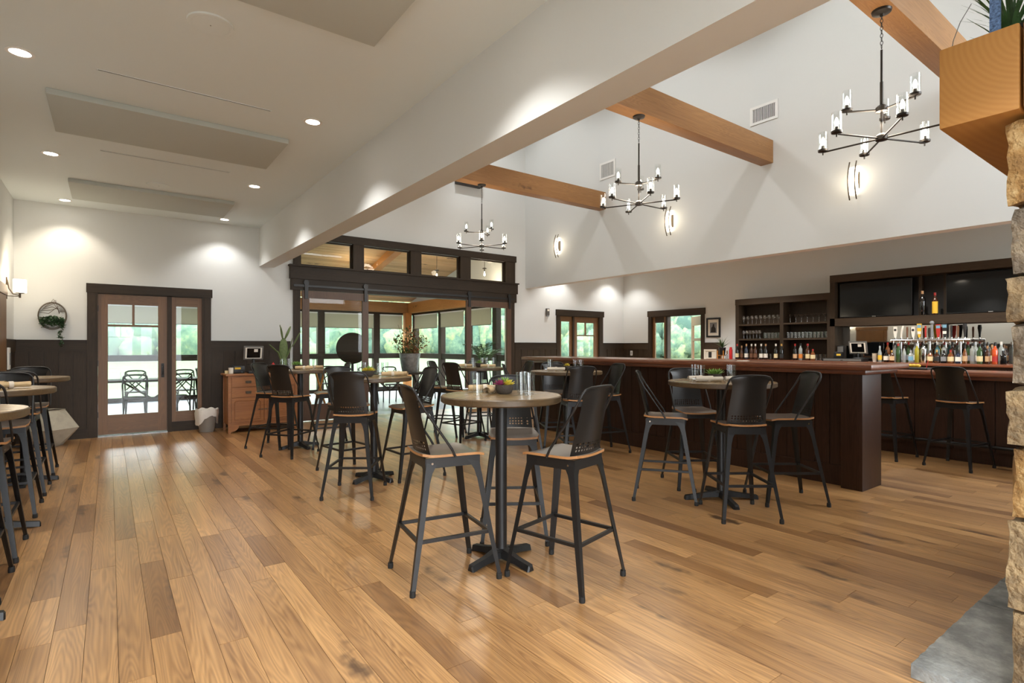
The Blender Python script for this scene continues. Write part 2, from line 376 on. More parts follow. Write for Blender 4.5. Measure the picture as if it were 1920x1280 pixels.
# ------------------------------------------------------------------ room shell
XL, XR, YB, YF = -1.11, 11.75, 10.6, -1.7
CZ, VZ = 3.53, 6.5
BX0, BX1, BZ = 2.168, 2.42, 2.843          # dropped beam that carries the wall of the vault
SX0, SX1, SZ = 8.222, 8.42, 2.83           # wall over the bar
wall_back = wall_panel('wall_back', WALL, 'y', YB, YB + .2, XL - .15, XR + .15, 0, VZ, [(-.19, 1.31, 0, 2.25), (2.86, 7.74, 0, 3.45), (9.31, 10.78, 0, 2.22)])
wall_right = wall_panel('wall_right', WALL, 'x', XR, XR + .15, YF - .15, YB, 0, CZ + .1, [(8.05, 9.61, 0, 2.21)])
wall_left = wall_panel('wall_left', WALL, 'x', XL - .15, XL, YF - .15, YB, 0, CZ + .1, [])
wall_front = wall_panel('wall_front', WALL, 'y', YF - .15, YF, XL, XR, 0, VZ, [(-.9, 2.1, .1, 3.2), (8.6, 11.5, .1, 3.2), (5.4, 8.0, 3.2, 6.0)])  # unseen side; large window holes added to fill the room with sky light
ceiling_left = struct('ceiling_left', MB().box(XL - .15, BX0, YF - .15, YB, CZ, CZ + .1), CEIL)
wall_center = struct('wall_center', MB().box(BX0, BX1, YF, YB, BZ, VZ), WALL)
wall_soffit = struct('wall_soffit', MB().box(SX0, SX1, YF, YB, SZ, VZ), WALL)
ceiling_bar = struct('ceiling_bar', MB().box(SX1, XR + .15, YF - .15, YB, CZ, CZ + .1), CEIL)
ceiling_vault = struct('ceiling_vault', MB().box(BX0, SX1, YF - .15, YB + .2, VZ, VZ + .12), CEIL)

# floor: a sub-floor slab with oak planks on it; the 300 largest in view are parts of their own
floor = struct('floor', MB().box(XL - .15, XR + .15, YF - .15, YB + .2, -.12, -.02), plain('subfloor', rgb(60, 44, 30), .8))
PW = .127
def cam_proj(x, y, z):
    s, c = math.sin(R(36.4)), math.cos(R(36.4)); d = x * s + y * c
    return (960 + 1024 * (x * c - y * s) / d, 650 - 1024 * (z - 1.4) / d) if d > .15 else None
planks = []
x = XL
while x < XR:
    y = YF - rng.random() * 1.5
    while y < YB + .19:
        l = rng.choice([.7, 1.0, 1.3, 1.6, 1.9, 2.2]) * (.85 + .3 * rng.random())
        y0, y1 = max(y, YF), min(y + l, YB + .19)
        if y1 - y0 > .02: planks.append((x, min(x + PW, XR), y0, y1, rng.random(), (rng.random() - .5) * .0006))
        y += l
    x += PW
def seen_area(pl):
    n = 0; a = 0.0
    for i in range(3):
        for j in range(8):
            q = cam_proj(pl[0] + (pl[1] - pl[0]) * (i + .5) / 3, pl[2] + (pl[3] - pl[2]) * (j + .5) / 8, 0)
            if q and 0 <= q[0] <= 1920 and 0 <= q[1] <= 1280: a += ((q[1] - 650) / 1000) ** 3
    return a * (pl[3] - pl[2])
planks.sort(key=seen_area, reverse=True)
def plank_mesh(mb, pl, g=.0009):
    x0, x1, y0, y1, t, dz = pl
    mb.box(x0 + g, x1 - g, y0 + g, y1 - g, -.02, dz)
def set_tone(o, tones, per=6):
    at = o.data.attributes.new('tone', 'FLOAT', 'FACE')
    at.data.foreach_set('value', [t for t in tones for _ in range(per)])
for pl in planks[:300]:
    mb = MB(); plank_mesh(mb, pl); o = mb.build('plank', FLOORM, floor, fix=False); set_tone(o, [pl[4]])
mb = MB()
for pl in planks[300:]: plank_mesh(mb, pl)
o = mb.build('far_planks', FLOORM, floor, fix=False); set_tone(o, [p[4] for p in planks[300:]]); o['kind'] = 'stuff'

# wainscot: upright boards, a cap rail and a baseboard
def wainscot_run(par, axis, a0, a1, face, out):
    """boards from a0 to a1 along AXIS on the plane FACE, standing proud towards OUT (+1 or -1)"""
    def bx(name, m, lo, hi, z0, z1, th):
        f0, f1 = sorted((face + out * .001, face + out * th))
        d = (lo, hi, f0, f1, z0, z1) if axis == 'x' else (f0, f1, lo, hi, z0, z1)
        return box(name, m, d, par)
    n = max(1, round((a1 - a0) / .18)); w = (a1 - a0) / n
    for i in range(n): bx('wainscot_board', DARKW, a0 + i * w + .004, a0 + (i + 1) * w - .004, .15, 1.33, .014 + .003 * (i % 2))
    m2 = DARKX if axis == 'x' else DARKY
    bx('wainscot_backing', m2, a0, a1, .1, 1.4, .006)
    bx('wainscot_rail', m2, a0, a1, 1.33, 1.49, .026)
    bx('wainscot_cap', m2, a0, a1, 1.49, 1.505, .036)
    bx('baseboard', m2, a0, a1, 0, .15, .026)
wainscot_run(wall_back, 'x', XL, -.275, YB, -1)
wainscot_run(wall_back, 'x', 1.40, 2.70, YB, -1)
wainscot_run(wall_back, 'x', 7.89, 9.22, YB, -1)
wainscot_run(wall_back, 'x', 10.90, XR, YB, -1)
wainscot_run(wall_right, 'y', 9.70, YB, XR, -1)
wainscot_run(wall_right, 'y', 7.53, 7.97, XR, -1)
wainscot_run(wall_left, 'y', 9.62, YB - .03, XL, 1)
wainscot_run(wall_left, 'y', 2.0, 8.5, XL, 1)

# door casings and glazed doors ------------------------------------------------
def frame_on(axis, face):
    """returns P(a0,a1,d0,d1,z0,z1): a box given along the wall, d = depth behind the wall face (negative = into the room)"""
    def P(a0, a1, d0, d1, z0, z1):
        return (a0, a1, face + d0, face + d1, z0, z1) if axis == 'y' else (face + d0, face + d1, a0, a1, z0, z1)
    return P
def glazed_leaf(par, P, a0, a1, z0, z1, stile, top, bot, d0, muntin=None, woodm=OAK, railm=OAKX, name='door_leaf'):
    """stiles, rails, pane and muntins of one glazed leaf"""
    lf = MB().box(*P(a0, a0 + stile, d0, d0 + .045, z0, z1)).build(name, woodm, par)
    box('stile', woodm, P(a1 - stile, a1, d0, d0 + .045, z0, z1), lf)
    box('top_rail', railm, P(a0 + stile, a1 - stile, d0 + .001, d0 + .044, z1 - top, z1), lf)
    box('bottom_rail', railm, P(a0 + stile, a1 - stile, d0 + .001, d0 + .044, z0, z0 + bot), lf)
    box('pane', GLASS, P(a0 + stile - .005, a1 - stile + .005, d0 + .019, d0 + .025, z0 + bot - .005, z1 - top + .005), lf)
    if muntin:
        zm, am = muntin
        box('muntin', railm, P(a0 + stile, a1 - stile, d0 + .004, d0 + .04, zm - .016, zm + .016), lf)
        box('muntin', woodm, P(am - .016, am + .016, d0 + .004, d0 + .04, zm + .016, z1 - top), lf)
    return lf
# left door with sidelight (back wall)
P = frame_on('y', YB)
door_1 = struct('door_1', MB().box(*P(-.20, -.145, -.02, .12, 0, 2.235)), DARKW)
box('jamb', DARKW, P(1.27, 1.325, -.02, .12, 0, 2.235), door_1)
box('mullion', DARKW, P(.77, .83, -.02, .12, 0, 2.235), door_1)
box('head_jamb', DARKX, P(-.145, 1.27, -.02, .12, 2.225, 2.26), door_1)
box('casing', DARKW, P(-.275, -.17, -.03, .0, 0, 2.235), door_1)
box('casing', DARKW, P(1.295, 1.40, -.03, .0, 0, 2.235), door_1)
box('head_casing', DARKX, P(-.285, 1.42, -.04, .0, 2.235, 2.375), door_1)
lf = glazed_leaf(door_1, P, -.143, .768, .03, 2.223, .125, .155, .30, .02, (1.735, .31))
box('handle_plate', BLACKPL, P(.685, .725, .008, .02, .90, 1.13), lf, .006)
mb = MB().tube([(.705, YB + .012, 1.10), (.705, YB - .03, 1.09), (.705, YB - .03, .97), (.705, YB + .012, .95)], .007); mb.build('handle', BLACKPL, lf, smooth=60)
box('deadbolt', STEEL, P(.697, .713, .0, .008, 1.07, 1.086), lf, .003)
for z in (.3, 1.1, 1.95): box('hinge', DARKIRON, P(-.150, -.136, .008, .02, z, z + .09), lf)
lf = glazed_leaf(door_1, P, .832, 1.268, .16, 2.223, .062, .15, .17, .02, None, name='sidelight')
box('kick_panel', DARKX, P(.83, 1.27, .01, .07, 0, .16), door_1)
box('threshold', STEEL, P(-.145, .77, -.02, .14, -.001, .016), door_1)
# right door with sidelight (back wall)
door_2 = struct('door_2', MB().box(*P(9.30, 9.345, -.02, .12, 0, 2.20)), DARKW)
box('jamb', DARKW, P(10.745, 10.79, -.02, .12, 0, 2.20), door_2)
box('mullion', DARKW, P(9.785, 9.84, -.02, .12, 0, 2.20), door_2)
box('head_jamb', DARKX, P(9.345, 10.745, -.02, .12, 2.19, 2.225), door_2)
box('casing', DARKW, P(9.22, 9.325, -.03, 0, 0, 2.205), door_2)
box('casing', DARKW, P(10.765, 10.90, -.03, 0, 0, 2.205), door_2)
box('head_casing', DARKX, P(9.20, 10.93, -.04, 0, 2.205, 2.36), door_2)
glazed_leaf(door_2, P, 9.345, 9.785, .03, 2.19, .065, .13, .2, .02, None, name='sidelight')
lf = glazed_leaf(door_2, P, 9.84, 10.745, .03, 2.19, .13, .15, .3, .02, (1.70, 10.29))
for z in (.4, 1.8): box('hinge', DARKIRON, P(10.738, 10.75, .008, .02, z, z + .09), lf)
# side door (right wall), leaf swung out
P = frame_on('x', XR)
door_3 = struct('door_3', MB().box(*P(9.585, 9.63, -.02, .12, 0, 2.20)), DARKW)
box('jamb', DARKW, P(8.03, 8.075, -.02, .12, 0, 2.20), door_3)
box('mullion', DARKW, P(9.07, 9.13, -.02, .12, 0, 2.20), door_3)
box('head_jamb', DARKY, P(8.075, 9.585, -.02, .12, 2.19, 2.225), door_3)
box('casing', DARKW, P(9.60, 9.70, -.03, 0, 0, 2.205), door_3)
box('casing', DARKW, P(7.97, 8.05, -.03, 0, 0, 2.205), door_3)
box('head_casing', DARKY, P(7.95, 9.72, -.04, 0, 2.205, 2.36), door_3)
glazed_leaf(door_3, P, 9.13, 9.585, .03, 2.19, .08, .15, .25, .02, None, name='sidelight', railm=DARKY)
hinge = bpy.data.objects.new('open_leaf', None); COL.objects.link(hinge); hinge.parent = door_3
hinge.location = (XR + .06, 8.08, 0); hinge.rotation_euler = (0, 0, R(-39))
PP = lambda a0, a1, d0, d1, z0, z1: (d0, d1, a0, a1, z0, z1)
lf = MB().box(*PP(0, .13, 0, .045, .03, 2.18)).build('stile', OAK, hinge)
box('stile', OAK, PP(.85, .98, 0, .045, .03, 2.18), hinge); box('rail', OAKX, PP(.13, .85, 0, .045, 1.95, 2.18), hinge)
box('rail', OAKX, PP(.13, .85, 0, .045, .03, .35), hinge); box('rail', OAKX, PP(.13, .85, 0, .045, 1.55, 1.62), hinge); box('pane', GLASS, PP(.12, .86, .02, .026, .34, 1.96), hinge)
# door in the left wall (only its far casing shows)
P = frame_on('x', XL)
door_4 = struct('door_4', MB().box(*P(8.62, 9.50, -.02 + .03, .04, .01, 2.06)), OAK)
for a in (8.5, 9.49): box('casing', OAK, P(a, a + .11, .001, .035, 0, 2.07), door_4)
box('head_casing', OAK, P(8.48, 9.62, .001, .045, 2.07, 2.2), door_4)
for z in (.25, 1.15): box('raised_panel', OAK, P(8.75, 9.37, .035, .05, z, z + .75), door_4)

# wide opening with transom and barn-style sliding doors ------------------------
P = frame_on('y', YB)
trim_1 = struct('trim_1', MB().box(*P(2.70, 7.90, -.07, .0, 3.43, 3.575)), DARKX)            # top casing
for a, b_ in ((2.75, 2.875), (3.88, 4.10), (5.12, 5.37), (6.34, 6.61), (7.60, 7.87)):
    box('transom_post', DARKW, P(a, b_, -.055, .12, 2.92, 3.43), trim_1)
trn = [(2.875, 3.88), (4.10, 5.12), (5.37, 6.34), (6.61, 7.60)]
for a, b_ in trn:
    wf = box('transom_frame', DARKX, P(a, b_, .03, .07, 2.92, 2.96), trim_1)
    box('top_rail', DARKX, P(a, b_, .03, .07, 3.40, 3.43), wf); box('stile', DARKW, P(a, a + .03, .03, .07, 2.96, 3.40), wf); box('stile', DARKW, P(b_ - .03, b_, .03, .07, 2.96, 3.40), wf)
    box('pane', GLASS, P(a + .025, b_ - .025, .047, .053, 2.955, 3.405), wf)
box('header_ledge', DARKX, P(2.66, 7.94, -.13, .12, 2.895, 2.925), trim_1)
box('header_board', DARKX, P(2.68, 7.92, -.10, .10, 2.665, 2.895), trim_1)
box('track_board', DARKX, P(2.70, 7.90, -.075, .10, 2.46, 2.665), trim_1)
box('side_casing', DARKW, P(2.75, 2.875, -.03, .1, 0, 2.46), trim_1)
box('side_casing', DARKW, P(7.73, 7.87, -.03, .1, 0, 2.46), trim_1)
mb = MB().box(2.74, 7.84, YB - .100, YB - .092, 2.52, 2.56); mb.build('sliding_track', BLACKPL, trim_1)
def slider(a0, a1, label):
    t = thing('sliding_door', label, 'door', (0, 0, 0), 0, 'glazed sliding doors in the wide opening')
    lf = glazed_leaf(t, P, a0, a1, .015, 2.455, .125, .14, .30, -.086, None, SLIDE, SLIDE)
    for a in (a0 + .065, a1 - .065):
        h = box('hanger_strap', BLACKPL, (a - .03, a + .03, YB - .117, YB - .111, 2.30, 2.62), t)
        MB().lathe([(.05, -.012), (.05, .012)], 18, T(a, YB - .104, 2.60) @ Matrix.Rotation(PI / 2, 4, 'X')).build('roller', BLACKPL, h, smooth=40)
    return t
slider(2.90, 4.18, 'brown framed glass sliding door nearest the cactus, on a black track')
slider(6.48, 7.73, 'brown framed glass sliding door at the bar side of the wide opening')

# timber beams across the vault
def beam(y0, label):
    o = MB().box(BX1 - .03, SX0 + .03, y0, y0 + .2, 4.23, 4.58).build('timber_beam', TIMBER, None, bevel=.008, smooth=30)
    return tag(o, label, 'beam', 'timber beams across the vault')
beam(7.9, 'golden timber beam over the far chandelier, nearest the sliding doors')
beam(4.38, 'golden timber beam across the vault carrying the middle chandelier')
beam(1.76, 'golden timber beam nearest the fireplace, carrying the front chandelier')

# air vents on the wall over the bar
def vent(y0, y1, z0, z1, label):
    t = thing('air_vent', label, 'vent', (SX0, (y0 + y1) / 2, z0), 0, 'white wall vents')
    w = (y1 - y0) / 2; h = z1 - z0
    MB().box(-.004, -.001, -w, w, 0, h).build('backing', BLACKPL, t)
    f = MB().box(-.014, -.002, -w, w, 0, .04); f.box(-.014, -.002, -w, w, h - .04, h); f.box(-.014, -.002, -w, -w + .04, .04, h - .04); f.box(-.014, -.002, w - .04, w, .04, h - .04)
    f.build('frame', WHITE, t)
    n = 16
    for i in range(n):
        c = -w + .05 + (2 * w - .1) * i / (n - 1)
        MB().box(-.012, -.003, c - .004, c + .004, .04, h - .04).build('louver', WHITE, t)
vent(4.30, 4.75, 4.90, 5.19, 'white louvred wall vent beside the middle timber beam')
vent(7.63, 8.06, 4.85, 5.20, 'white louvred wall vent above the far timber beam')

# ------------------------------------------------------------------ ceiling fittings, left
def downlight(x, y, z, label, power=DOWN_W, angle=112, group='recessed ceiling lights', warm=.3):
    t = thing('recessed_light', label, 'ceiling light', (x, y, z), 0, group)
    MB().lathe([(.062, -.006), (.085, -.006), (.085, .0)], 24, cap=False).build('trim_ring', WHITE, t, smooth=40)
    MB().lathe([(.001, -.003), (.064, -.003)], 24, cap=False).build('lens', PANELFILM, t)
    l = bpy.data.lights.new('downlight', 'SPOT'); l.energy = power; l.spot_size = R(angle); l.spot_blend = .55; l.shadow_soft_size = .06
    l.color = (1, 1 - .08 * warm, 1 - .18 * warm)
    lo = bpy.data.objects.new('lamp', l); COL.objects.link(lo); lo.parent = t; lo.location = (0, 0, -.02)
    return t
lab = {(-.52, 10.23): 'warm recessed light nearest the left wall and the back wall', (-.52, 7.86): 'recessed light near the left wall, between the two acoustic panels',
       (-.52, 5.29): 'brightest recessed light at the top left corner', (1.55, 10.2): 'recessed light above the sideboard, beside the white beam',
       (1.55, 7.86): 'recessed light beside the white beam, between the acoustic panels', (1.55, 5.28): 'large recessed light nearest the white beam'}
for (x, y), l in lab.items(): downlight(x, y, CZ, l, DOWN_W * (.5 if y > 9 else 1), warm=1.6 if x < 0 and y > 6 else .3)
for x in (-.52, 1.55):
    for y in (2.7, .2): downlight(x, y, CZ, 'recessed ceiling light above the camera, out of view', group='recessed ceiling lights out of view')
for i, (x, y) in enumerate([(9.2, 10.15), (11.1, 10.1), (9.6, 8.2), (10.2, 6.3), (9.6, 4.6), (9.8, 2.0), (10.2, 3.3)]):
    downlight(x, y, CZ, 'recessed light in the ceiling behind the wall over the bar', DOWN_W * (.8 if y > 9 else 2.4), group='recessed bar ceiling lights')
for x, tilt, k in ((6.1, 38, 1.5), (3.4, 0, .7)):
    for y in (-.2, 3.1, 6.2, 9.3):
        t = downlight(x, y, VZ, 'recessed light high in the vault ceiling, above the view', VAULT_W * k, 130 if tilt else 110, 'recessed vault lights', warm=-.15)
        for o in COL.objects:
            if o.parent is t and o.type == 'LIGHT': o.rotation_euler = (0, -R(tilt), 0)
def round_speaker(x, y, label):
    t = thing('ceiling_speaker', label, 'speaker', (x, y, CZ), 0, 'round ceiling speakers')
    MB().lathe([(.110, -.012), (.118, -.014), (.135, -.010), (.138, 0)], 32, cap=False).build('rim', CEIL, t, smooth=40)
    MB().lathe([(.001, -.011), (.111, -.011)], 32, cap=False).build('grille', CEIL, t)
    MB().sphere((0, 0, -.012), .004).build('logo_dot', STEEL, t)
round_speaker(.538, 4.08, 'white round ceiling speaker near the top of the picture')
round_speaker(.526, 8.55, 'white round ceiling speaker beside the far acoustic panel')
for y, l in ((5.26, 'longest black ceiling slot, nearest the camera'), (7.41, 'black ceiling slot between the two acoustic panels'), (9.92, 'short-looking black ceiling slot by the back wall')):
    t = thing('slot_diffuser', l, 'diffuser', (.55, y, CZ), 0, 'linear ceiling slots')
    MB().box(-.62, .62, -.010, .010, -.004, -.001).build('slot', BLACKPL, t)
    for s in (-1, 1): MB().box(-.63, .63, .010 * s - .003, .010 * s + .003, -.006, -.001).build('edge', CEIL, t)
for y0, l in ((5.87, 'grey fabric acoustic ceiling panel nearest the camera'), (8.86, 'grey fabric acoustic ceiling panel nearest the back wall'), (2.62, 'grey acoustic ceiling panel just showing at the top edge')):
    o = MB().box(-.42, 1.48, y0, y0 + 1.0, CZ - .05, CZ - .001).build('acoustic_panel', ACOU, None, bevel=.004, smooth=30); tag(o, l, 'acoustic panel', 'acoustic ceiling panels')

# ------------------------------------------------------------------ bar stool (front = local +X)
def make_stool():
    t = thing('bar_stool', 'bar stool', 'bar stool')
    # seat: dished veneer with a plywood edge
    nx, ny = 8, 10; W = .185
    def outline(u):                       # half width along the depth
        return W * (.90 + .10 * u) * (1 - .10 * max(0, (abs(u - .5) - .38) / .12) ** 2)
    top = []; bot = []
    for i in range(nx + 1):
        u = i / nx; xx = -.185 + .385 * u
        for j in range(ny + 1):
            v = -1 + 2 * j / ny; yy = outline(u) * v
            z = .744 + .009 * v * v + (.010 * ((.25 - u) / .25) ** 2 if u < .25 else 0)
            if u > .85: z -= .012 * ((u - .85) / .15) ** 2
            top.append((xx, yy, z + .015)); bot.append((xx, yy, z))
    mb = MB(); n = len(top); q = []
    for i in range(nx):
        for j in range(ny): a = i * (ny + 1) + j; q.append((a, a + 1, a + ny + 2, a + ny + 1))
    fs = [f[::-1] for f in q] + [tuple(k + n for k in f) for f in q]
    rim = [j for j in range(ny + 1)] + [i * (ny + 1) + ny for i in range(1, nx + 1)] + [nx * (ny + 1) + j for j in range(ny - 1, -1, -1)] + [i * (ny + 1) for i in range(nx - 1, 0, -1)]
    nr = len(rim); edge = [(rim[k], rim[(k + 1) % nr], rim[(k + 1) % nr] + n, rim[k] + n) for k in range(nr)]
    mb.add(top + bot, fs + edge); mb.mi = [0] * len(fs) + [1] * nr
    mb.build('seat', [SEATT, PLYE], t, smooth=40)
    # backrest: curved steel panel with rows of round holes
    def bp(v, h):                          # v -1..1 across, h 0..1 up
        tb = [(0, .160), (.4, .149), (.72, .138), (.82, .138), (.87, .146), (.92, .157), (.96, .155), (1, .128)]
        for (h0, w0), (h1, w1) in zip(tb, tb[1:]):
            if h <= h1 + 1e-6: half = w0 + (w1 - w0) * (h - h0) / (h1 - h0); break
        y = half * v
        return Vector((-.172 - .088 * h + .030 * v * v, y, .772 + .392 * h))
    mb = MB(); rows = [0, .045, .095, .145, .195, .215] + [.215 + .505 * k / 5 for k in range(1, 6)] + [.77, .82, .845, .87, .895, .92, .94, .96, .98, 1.0]
    nc = 14
    for r_ in range(len(rows) - 1):
        h0, h1 = rows[r_], rows[r_ + 1]; holes = 1 <= r_ <= 3
        for c in range(nc):
            v0, v1 = -1 + 2 * c / nc, -1 + 2 * (c + 1) / nc
            if holes and 0 < c < nc - 1:
                vm, hm = (v0 + v1) / 2, (h0 + h1) / 2; dv, dh = (v1 - v0) / 2, (h1 - h0) / 2
                sq = [(-1, -1), (0, -1), (1, -1), (1, 0), (1, 1), (0, 1), (-1, 1), (-1, 0)]
                o_ = [bp(vm + a * dv, hm + b2 * dh) for a, b2 in sq]
                inn = [bp(vm + dv * .62 * math.cos(R(-135 + 45 * k)), hm + dh * .66 * math.sin(R(-135 + 45 * k))) for k in range(8)]
                mb.add(o_ + inn, [(k, (k + 1) % 8, 8 + (k + 1) % 8, 8 + k) for k in range(8)])
            else:
                mb.add([bp(v0, h0), bp(v1, h0), bp(v1, h1), bp(v0, h1)], [(0, 1, 2, 3)])
    front = list(mb.v); nf = list(mb.f)          # 2 mm sheet: a second skin behind the first
    mb.add([p + Vector((-.0022, 0, 0)) for p in front], [f[::-1] for f in nf])
    o = mb.build('backrest', BLACKP, t, fix=False)
    bm = bmesh.new(); bm.from_mesh(o.data); bmesh.ops.remove_doubles(bm, verts=bm.verts, dist=.0004); bm.to_mesh(o.data); bm.free()
    o.data.shade_smooth(); o.data.set_sharp_from_angle(angle=R(50))
    # frame tube: up one side, over the top, down the other
    half = []
    half.append(Vector((.005, .186, .752))); half.append(Vector((-.02, .188, .80)))
    for k in range(1, 5): u = k / 5; half.append(Vector((-.02 - .20 * u, .188 - .008 * u, .80 + .29 * u)))
    half += [Vector((-.222, .177, 1.105)), Vector((-.234, .168, 1.135)), Vector((-.244, .148, 1.157)), Vector((-.255, .11, 1.168)), Vector((-.2605, .05, 1.171)), Vector((-.262, 0, 1.172))]
    path = half + [Vector((p.x, -p.y, p.z)) for p in half[-2::-1]]
    MB().tube(path, .0075, 8).build('back_frame', BLACK, t, smooth=60)
    # seat apron
    mb = MB(); a, b_, c, d = -.165, .170, .150, .16
    for (x0, y0, x1, y1) in ((a, -c, b_, -d), (b_, -d, b_, d), (b_, d, a, c), (a, c, a, -c)):
        p, q2 = Vector((x0, y0, 0)), Vector((x1, y1, 0)); e = (q2 - p).normalized(); nn = Vector((e.y, -e.x, 0)) * .004
        pts = [p - nn, q2 - nn, q2 + nn, p + nn]
        mb.add([(w.x, w.y, .690) for w in pts] + [(w.x, w.y, .748) for w in pts], [(0, 1, 2, 3), (4, 5, 6, 7), (0, 1, 5, 4), (1, 2, 6, 5), (2, 3, 7, 6), (3, 0, 4, 7)])
    ap = mb.build('seat_apron', BLACK, t)
    for s in (-1, 1):
        MB().lathe([(.007, 0), (.007, .006)], 8, T(-.13, s * .158, .718) @ Matrix.Rotation(s * -PI / 2, 4, 'X')).build('bolt', CHROME, ap)
    # legs with a flared, arched top, and foot caps
    for sx in (-1, 1):
        for sy in (-1, 1):
            tp = Vector((sx * .150 + .002, sy * (.140 + .008 * (sx > 0)), .735)); ft = Vector((sx * .272, sy * .232, .012))
            inw = Vector((-sx, 0, 0)); inw2 = Vector((0, -sy, 0)); rings = []
            for u, w in ((0, .085), (.045, .062), (.10, .044), (.18, .036), (.55, .032), (1, .024)):
                p = tp.lerp(ft, u); k = .021 if u < .5 else .018
                o0 = p + Vector((sx * k * .6, sy * k * .6, 0))
                rings.append([o0, o0 + inw * w, o0 + inw * w * .55 + inw2 * w * .55, o0 + inw2 * w])
            lg = MB().loft(rings).build('leg', BLACK, t)
            MB().lathe([(.017, 0), (.018, .012), (.0165, .034)], 10, T(sx * .270, sy * .230, 0)).build('foot_cap', RUBBER, lg, smooth=40)
    # footrest: four flat bars
    def lp(sx, sy, z):
        u = (.735 - z) / .723
        return Vector((sx * .152, sy * .144, .735)).lerp(Vector((sx * .266, sy * .226, .012)), u)
    for (a1, b1), (a2, b2) in (((-1, -1), (1, -1)), ((1, -1), (1, 1)), ((1, 1), (-1, 1)), ((-1, 1), (-1, -1))):
        MB().tube([lp(a1, b1, .285), lp(a2, b2, .285)], .0135, 4).build('footrest_bar', BLACK, t)
    return t
stool0 = make_stool(); STOOL_USED = [False]
def stool(x, y, deg, label, group):
    if not STOOL_USED[0]:
        STOOL_USED[0] = True
        stool0.location = (x, y, 0); stool0.rotation_euler = (0, 0, R(deg)); tag(stool0, label, None, group); return stool0
    return copy_tree(stool0, (x, y, 0), R(deg), label, group)
G1 = 'black metal bar stools'
ST = [
 (1.667, 2.975, -8.7, 'bar stool on the left of the nearest round table, pale light on its seat'),
 (2.245, 2.497, 103.6, 'bar stool at the near right of the nearest round table, back to the camera'),
 (2.44, 3.30, -123.4, 'bar stool behind the pedestal of the nearest round table, facing the camera'),
 (1.90, 5.12, 54.3, 'bar stool with its back to the camera in front of the second table'),
 (2.66, 5.44, 182, 'bar stool right of the second table, its tan-lit back seen obliquely'),
 (2.16, 6.05, -82, 'bar stool hidden behind the stool at the second table'),
 (1.90, 7.445, 38, 'bar stool with its back to the camera, right of the sideboard front'),
 (1.86, 8.165, -50, 'bar stool close against the wooden sideboard'),
 (2.52, 7.75, 172, 'bar stool at the far right of the table by the sliding door'),
 (4.186, 3.265, -52.9, 'bar stool on the left of the table before the bar post, seen side on'),
 (4.26, 2.565, 53.3, 'dark-backed bar stool nearest the camera at the table before the bar post'),
 (4.985, 2.545, 143.6, 'bar stool nearest the bar post with a bluish sheen on its back'),
 (4.80, 3.40, -125, 'bar stool between the round table and the bar front, facing the camera'),
 (7.99, 2.04, -9, 'bar stool drawn up to the low counter, fully in view beside the stone'),
 (8.0, 2.78, -5, 'bar stool at the low counter half hidden behind the bar post'),
 (7.93, 1.22, -4, 'bar stool at the low counter mostly hidden by the stone column'),
 (4.20, 6.95, 15, 'bar stool with tilted back, left of the far table by the sliding doors'),
 (4.30, 7.62, -50, 'bar stool behind the far table, in front of the big potted plant'),
 (4.95, 7.60, -115, 'bar stool beyond the far table, below the palm'),
 (5.16, 6.90, 165, 'bar stool right of the far table, near the end of the bar'),
 (4.58, 4.88, 62, 'dark-backed bar stool in front of the table beside the bar, near side'),
 (5.33, 5.17, 165, 'bar stool with a pale blue back between that table and the bar'),
 (4.38, 5.72, -38, 'bar stool at the far left of the table beside the bar'),
 (5.16, 5.93, -118, 'bar stool behind the table beside the end of the bar'),
 (-.72, 4.31, -90, 'bar stool beyond the nearest wall-side table at the left edge'),
 (-.72, 5.03, 90, 'bar stool on the near side of the middle wall-side table'),
 (-.72, 6.19, -90, 'bar stool beyond the middle wall-side table, against the left wall'),
 (-.72, 7.00, 90, 'bar stool on the near side of the farthest wall-side table'),
 (-.72, 7.99, -90, 'bar stool farthest back along the left wall, before the concrete planter'),
]
for s in ST: stool(*s, G1)

# ------------------------------------------------------------------ round bar tables
def make_table(Rt, reach):
    t = thing('round_table', 'table', 'table')
    o = MB().lathe([(Rt - .012, 1.040), (Rt, 1.048), (Rt, 1.079), (Rt - .006, 1.085)], 56)
    o.mi = [1] * len(o.f); o.mi[-1] = 0
    o.build('table_top', [TABLEW, TEDGE], t, smooth=35)
    MB().lathe([(.11, 1.028), (.11, 1.040)], 24).build('top_flange', BLACK, t, smooth=40)
    MB().lathe([(.062, .07), (.04, .085), (.038, .10), (.038, 1.03)], 20).build('column', BLACK, t, smooth=40)
    for k in range(4):
        a = k * PI / 2; d = Vector((math.cos(a), math.sin(a), 0)); nn = Vector((-d.y, d.x, 0)); rings = []
        for r_, w, h0, h1 in ((.0, .040, .030, .088), (.06, .040, .028, .080), (reach * .55, .032, .020, .056), (reach * .88, .030, .006, .042), (reach * .97, .030, 0, .038), (reach, .020, 0, .026)):
            rings.append([d * r_ - nn * w + Vector((0, 0, h0)), d * r_ + nn * w + Vector((0, 0, h0)), d * r_ + nn * w * .6 + Vector((0, 0, h1)), d * r_ - nn * w * .6 + Vector((0, 0, h1))])
        MB().loft(rings).build('base_arm', BLACK, t, smooth=30)
    return t
small0 = make_table(.395, .27); large0 = make_table(.47, .34); wallt0 = make_table(.365, .27)
GT = 'round bar tables'
